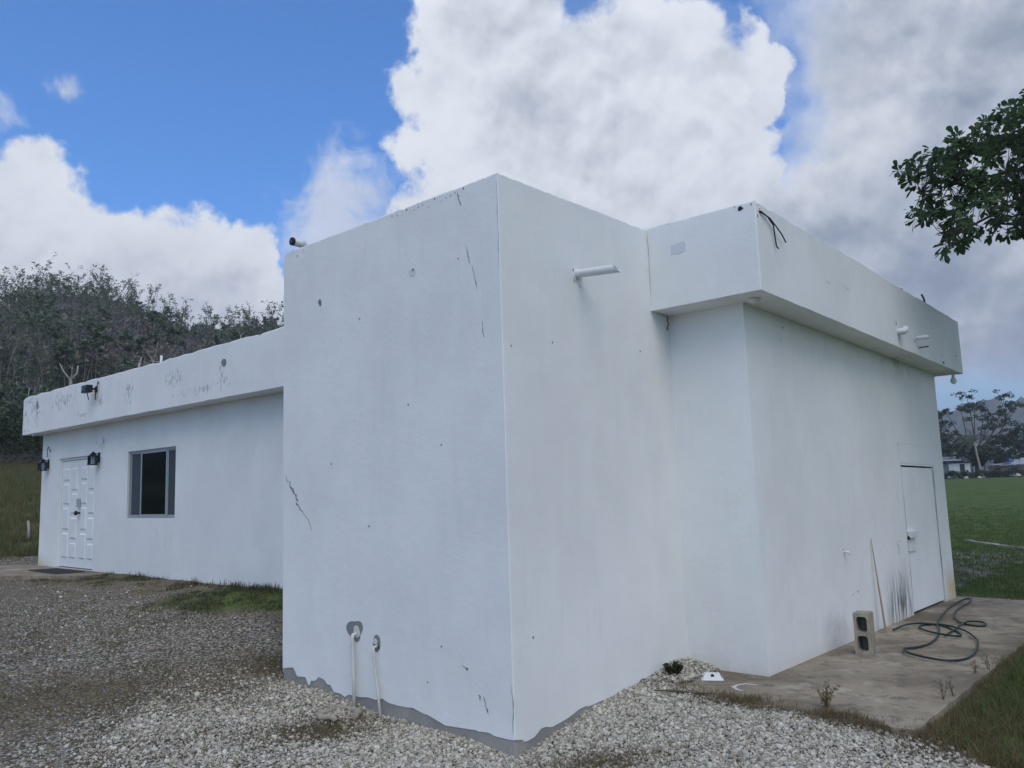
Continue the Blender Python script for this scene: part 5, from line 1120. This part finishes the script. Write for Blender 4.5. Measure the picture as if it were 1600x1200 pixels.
# ------------------------------------------------------------------ broad-leaved tree reaching in from the right
def at_depth(px, py, Y): v = ray(px, py); return CAM + v * (Y / v[1])
def broad_tree():
    r0 = np.random.default_rng(17); base = np.array([11.2, 10.6, float(ground(11.2, 10.6))])
    t_ = empty('broad_leaved_tree', base, 0, 'broad-leaved tree whose dark green branches hang in at the upper right', 'tree'); mb = MB()
    tr = [base + np.array(p_) for p_ in ((0, 0, -.4), (.05, 0, 1.2), (-.1, .1, 2.6), (-.1, 0, 4.0), (0, 0, 5.9))]; mb.tube([p_ - base for p_ in tr], [.30, .25, .22, .20, .17], 12)
    # visible limbs: axes in the photo at a depth of about ten metres, plus the rest of the crown around the trunk
    tw = []
    poly = [(1398, 268), (1420, 254), (1446, 238), (1470, 226), (1500, 206), (1530, 186), (1560, 170), (1585, 152), (1600, 140), (1660, 112), (1760, 90), (1900, 110), (1980, 200), (1940, 320), (1800, 380), (1700, 372), (1640, 366), (1600, 366), (1575, 372), (1548, 368), (1525, 362), (1506, 374), (1496, 392), (1472, 396), (1466, 380), (1476, 364), (1462, 352), (1432, 358), (1414, 342), (1428, 326), (1442, 304), (1420, 300), (1404, 284)]
    def inp(x, y):
        c = False; n_ = len(poly)
        for i in range(n_):
            (x0, y0), (x1, y1) = poly[i], poly[i - 1]
            if (y0 > y) != (y1 > y) and x < (x1 - x0) * (y - y0) / (y1 - y0) + x0: c = not c
        return c
    holes = [(1572, 238, 16, 8), (1545, 274, 22, 5), (1480, 304, 12, 4), (1430, 305, 10, 6), (1520, 320, 14, 4), (1590, 345, 8, 5), (1560, 200, 10, 4), (1590, 262, 12, 5), (1500, 345, 12, 5)]
    pts = []
    while len(pts) < 1080:
        x, y = r0.uniform(1394, 1980), r0.uniform(88, 404)
        if not inp(x, y) or any(((x - a) / b) ** 2 + ((y - c) / d_) ** 2 < 1 for a, c, b, d_ in holes): continue
        mid = min(1., (x - 1390) / 250); pts.append(at_depth(x, y, 10.2 + r0.normal(0, .25 + .75 * mid)))
    for k_ in range(420):                                      # back and right-hand side of the crown, out of the picture
        v = r0.normal(0, 1, 3); v /= np.linalg.norm(v); p_ = base + np.array([.8, .3, 6.4]) + v * np.array([3.2, 3.4, 1.9]) * r0.random() ** .33
        if p_[0] / max(p_[1], .1) > .72: pts.append(p_)
    pts = np.array(pts)
    start = tr[4] + np.array([0, 0, .6]); limbs = []
    for tgt in ((1410, 272), (1440, 300), (1480, 372), (1500, 230), (1540, 290), (1560, 350), (1590, 180), (1600, 262), (1650, 200), (1680, 330), (1780, 150), (1850, 260)):
        e = at_depth(*tgt, 10.2 + r0.normal(0, .3)); mid = start * .45 + e * .55 + np.array([0, 0, .25]) + r0.normal(0, .12, 3); n0 = len(limbs)
        P = [start, start * .6 + mid * .4 + np.array([0, 0, .2]), mid, mid * .5 + e * .5 + np.array([0, 0, .10]) + r0.normal(0, .05, 3), e]
        mb.tube([p_ - base for p_ in P], [.10, .06, .042, .026, .008], 7)
        for i in range(4):
            for q_ in (0, .25, .5, .75): limbs.append(P[i] * (1 - q_) + P[i + 1] * q_)
        limbs.append(e)
    for k_ in range(7):
        a = r0.uniform(-1.6, 1.9); e = base + np.array([3.4 * math.cos(a) + .6, 3.2 * math.sin(a), 6.6 + r0.normal(0, .6)]); P = [start, start * .5 + e * .5 + np.array([0, 0, .4]), e]; mb.tube([p_ - base for p_ in P], [.10, .06, .012], 6)
        for q_ in np.linspace(0, 1, 9): limbs.append(P[0] * (1 - q_) ** 2 + 2 * q_ * (1 - q_) * P[1] + q_ * q_ * P[2])
    limbs = np.array(limbs); V = []; F = []; T = []
    for p_ in pts:
        d_ = np.linalg.norm(limbs - p_, axis=1); s0 = limbs[int(np.argmin(d_))]
        if d_.min() < 1.6: mb.tube([s0 - base, (s0 * .5 + p_ * .5) - base + r0.normal(0, .03, 3), p_ - base], [.007, .005, .003], 3, False)
        ax_ = p_ - s0; ax_ = ax_ / (np.linalg.norm(ax_) + 1e-6) * .7 + np.array([-.2, 0, .1]) + r0.normal(0, .25, 3); ax_ /= np.linalg.norm(ax_)
        u0 = np.cross(ax_, [.3, .2, 1]); u0 /= np.linalg.norm(u0); v0 = np.cross(ax_, u0); sh = r0.random()
        for k_ in range(int(r0.integers(9, 14))):
            a = 2.4 * k_ + r0.normal(0, .3); out = r0.uniform(.55, 1.2); dr_ = ax_ * (1.1 - out * .7) + (u0 * math.cos(a) + v0 * math.sin(a)) * out + np.array([0, 0, -.28]); dr_ /= np.linalg.norm(dr_)
            ln = r0.uniform(.08, .15); wd = ln * r0.uniform(.20, .26); nrm = np.cross(dr_, r0.normal(0, 1, 3) * .35 + np.array([0, 0, 1.])); nrm /= (np.linalg.norm(nrm) + 1e-6)
            q0 = p_ + ax_ * r0.uniform(-.07, .03) + dr_ * .015; dn = np.array([0, 0, -.012]); j = len(V)
            V += [q0, q0 + dr_ * ln * .45 + nrm * wd * .8, q0 + dr_ * ln * .78 + nrm * wd, q0 + dr_ * ln + dn, q0 + dr_ * ln * .78 - nrm * wd, q0 + dr_ * ln * .45 - nrm * wd * .8]
            F.append((j, j + 1, j + 2, j + 3, j + 4, j + 5)); T += [np.clip(.55 * sh + .45 * r0.random(), 0, 1)] * 6
    mb.build('trunk', M_bark, t_, False); np_mesh('crown', np.array(V) - base, F, M_leaf_near, t_, {'tint': ('POINT', T)})
broad_tree()
# ------------------------------------------------------------------ single weeds
def weed(name, loc, mat_s, mat_l, H, ns, leaf, nl, label, spread=.35, seed=1):
    r0 = np.random.default_rng(seed); t_ = empty(name, loc, 0, label, 'weed'); tips = []
    for i in range(ns):
        a = r0.uniform(0, 6.28); b = branch_pts((0, 0, -.02), (math.cos(a) * spread, math.sin(a) * spread, 1), H * r0.uniform(.6, 1.05), 4, .12, r0); MB().tube(b, np.linspace(.003, .0015, 5), 5).build('stem', mat_s, t_); tips += b[1:]
        for j in range(2):
            b2 = branch_pts(b[2 + j], (r0.normal(), r0.normal(), .8), H * .25, 2, .1, r0); MB().tube(b2, [.002, .0015, .001], 4).build('twig', mat_s, t_); tips += b2[1:]
    if nl: V, F, T = leaf_soup(np.array(tips), np.full(len(tips), H * .12), nl, leaf, r0, .8); np_mesh('leaves', V, F, mat_l, t_, {'tint': ('POINT', T)})
    return t_
M_dstem = plain('dead_stem', (.12, .095, .06), .9, var=.3)
weed('dead_weed', tuple(spix(1293, 1108) + np.array([0, 0, .0])), M_dstem, M_dry, .24, 9, .012, 3, 'dry brown weed at the front edge of the slab', .45, 2)
weed('green_weed', tuple(gpix(1053, 1056)), M_dstem, M_weed, .15, 9, .018, 8, 'small green weed in the inner corner by the wall', .5, 3)
for i, (px, py, H, lab) in enumerate(((1474, 1093, .20, 'dry seed stalk nearest the front corner of the slab edge'), (1490, 1088, .17, 'leaning dry seed stalk further along the slab edge'), (1525, 1052, .17, 'dry stalk standing beside the hose at the slab edge'), (1545, 1046, .20, 'curved dry stalk at the far part of the slab edge'))):
    weed('seed_stalk', tuple(spix(px, py)), M_dstem, M_dry, H, 3, .008, 2, lab, .2, 20 + i)
c = gpix(1065, 1085); o = MB().tube([(c[0] - .22, c[1] + .03, c[2] + .03), (c[0] - .05, c[1] + .02, c[2] + .025), (c[0] + .1, c[1] - .05, c[2] + .02), (c[0] + .24, c[1] - .12, c[2] + .03)], [.006, .011, .010, .004], 6).build('fallen_twig', M_dstem); tag(o, 'dark twig lying on the gravel before the inner corner', 'twig')
# ------------------------------------------------------------------ air
hz = MB().box(-1900, 1900, -300, 1900, -8, 190).build('haze', bpy.data.materials.new('thin_haze')); m = hz.data.materials[0]; m.use_nodes = True; q = G(m.node_tree); q.n.clear()
vol = q.n.new('ShaderNodeVolumePrincipled'); vol.inputs['Color'].default_value = (.88, .93, 1., 1); vol.inputs['Density'].default_value = .00065; vol.inputs['Anisotropy'].default_value = .2
om = q.n.new('ShaderNodeOutputMaterial'); q.l.new(vol.outputs[0], om.inputs['Volume']); tag(hz, 'thin bluish haze between the yard and the mountains', 'haze', kind='stuff')
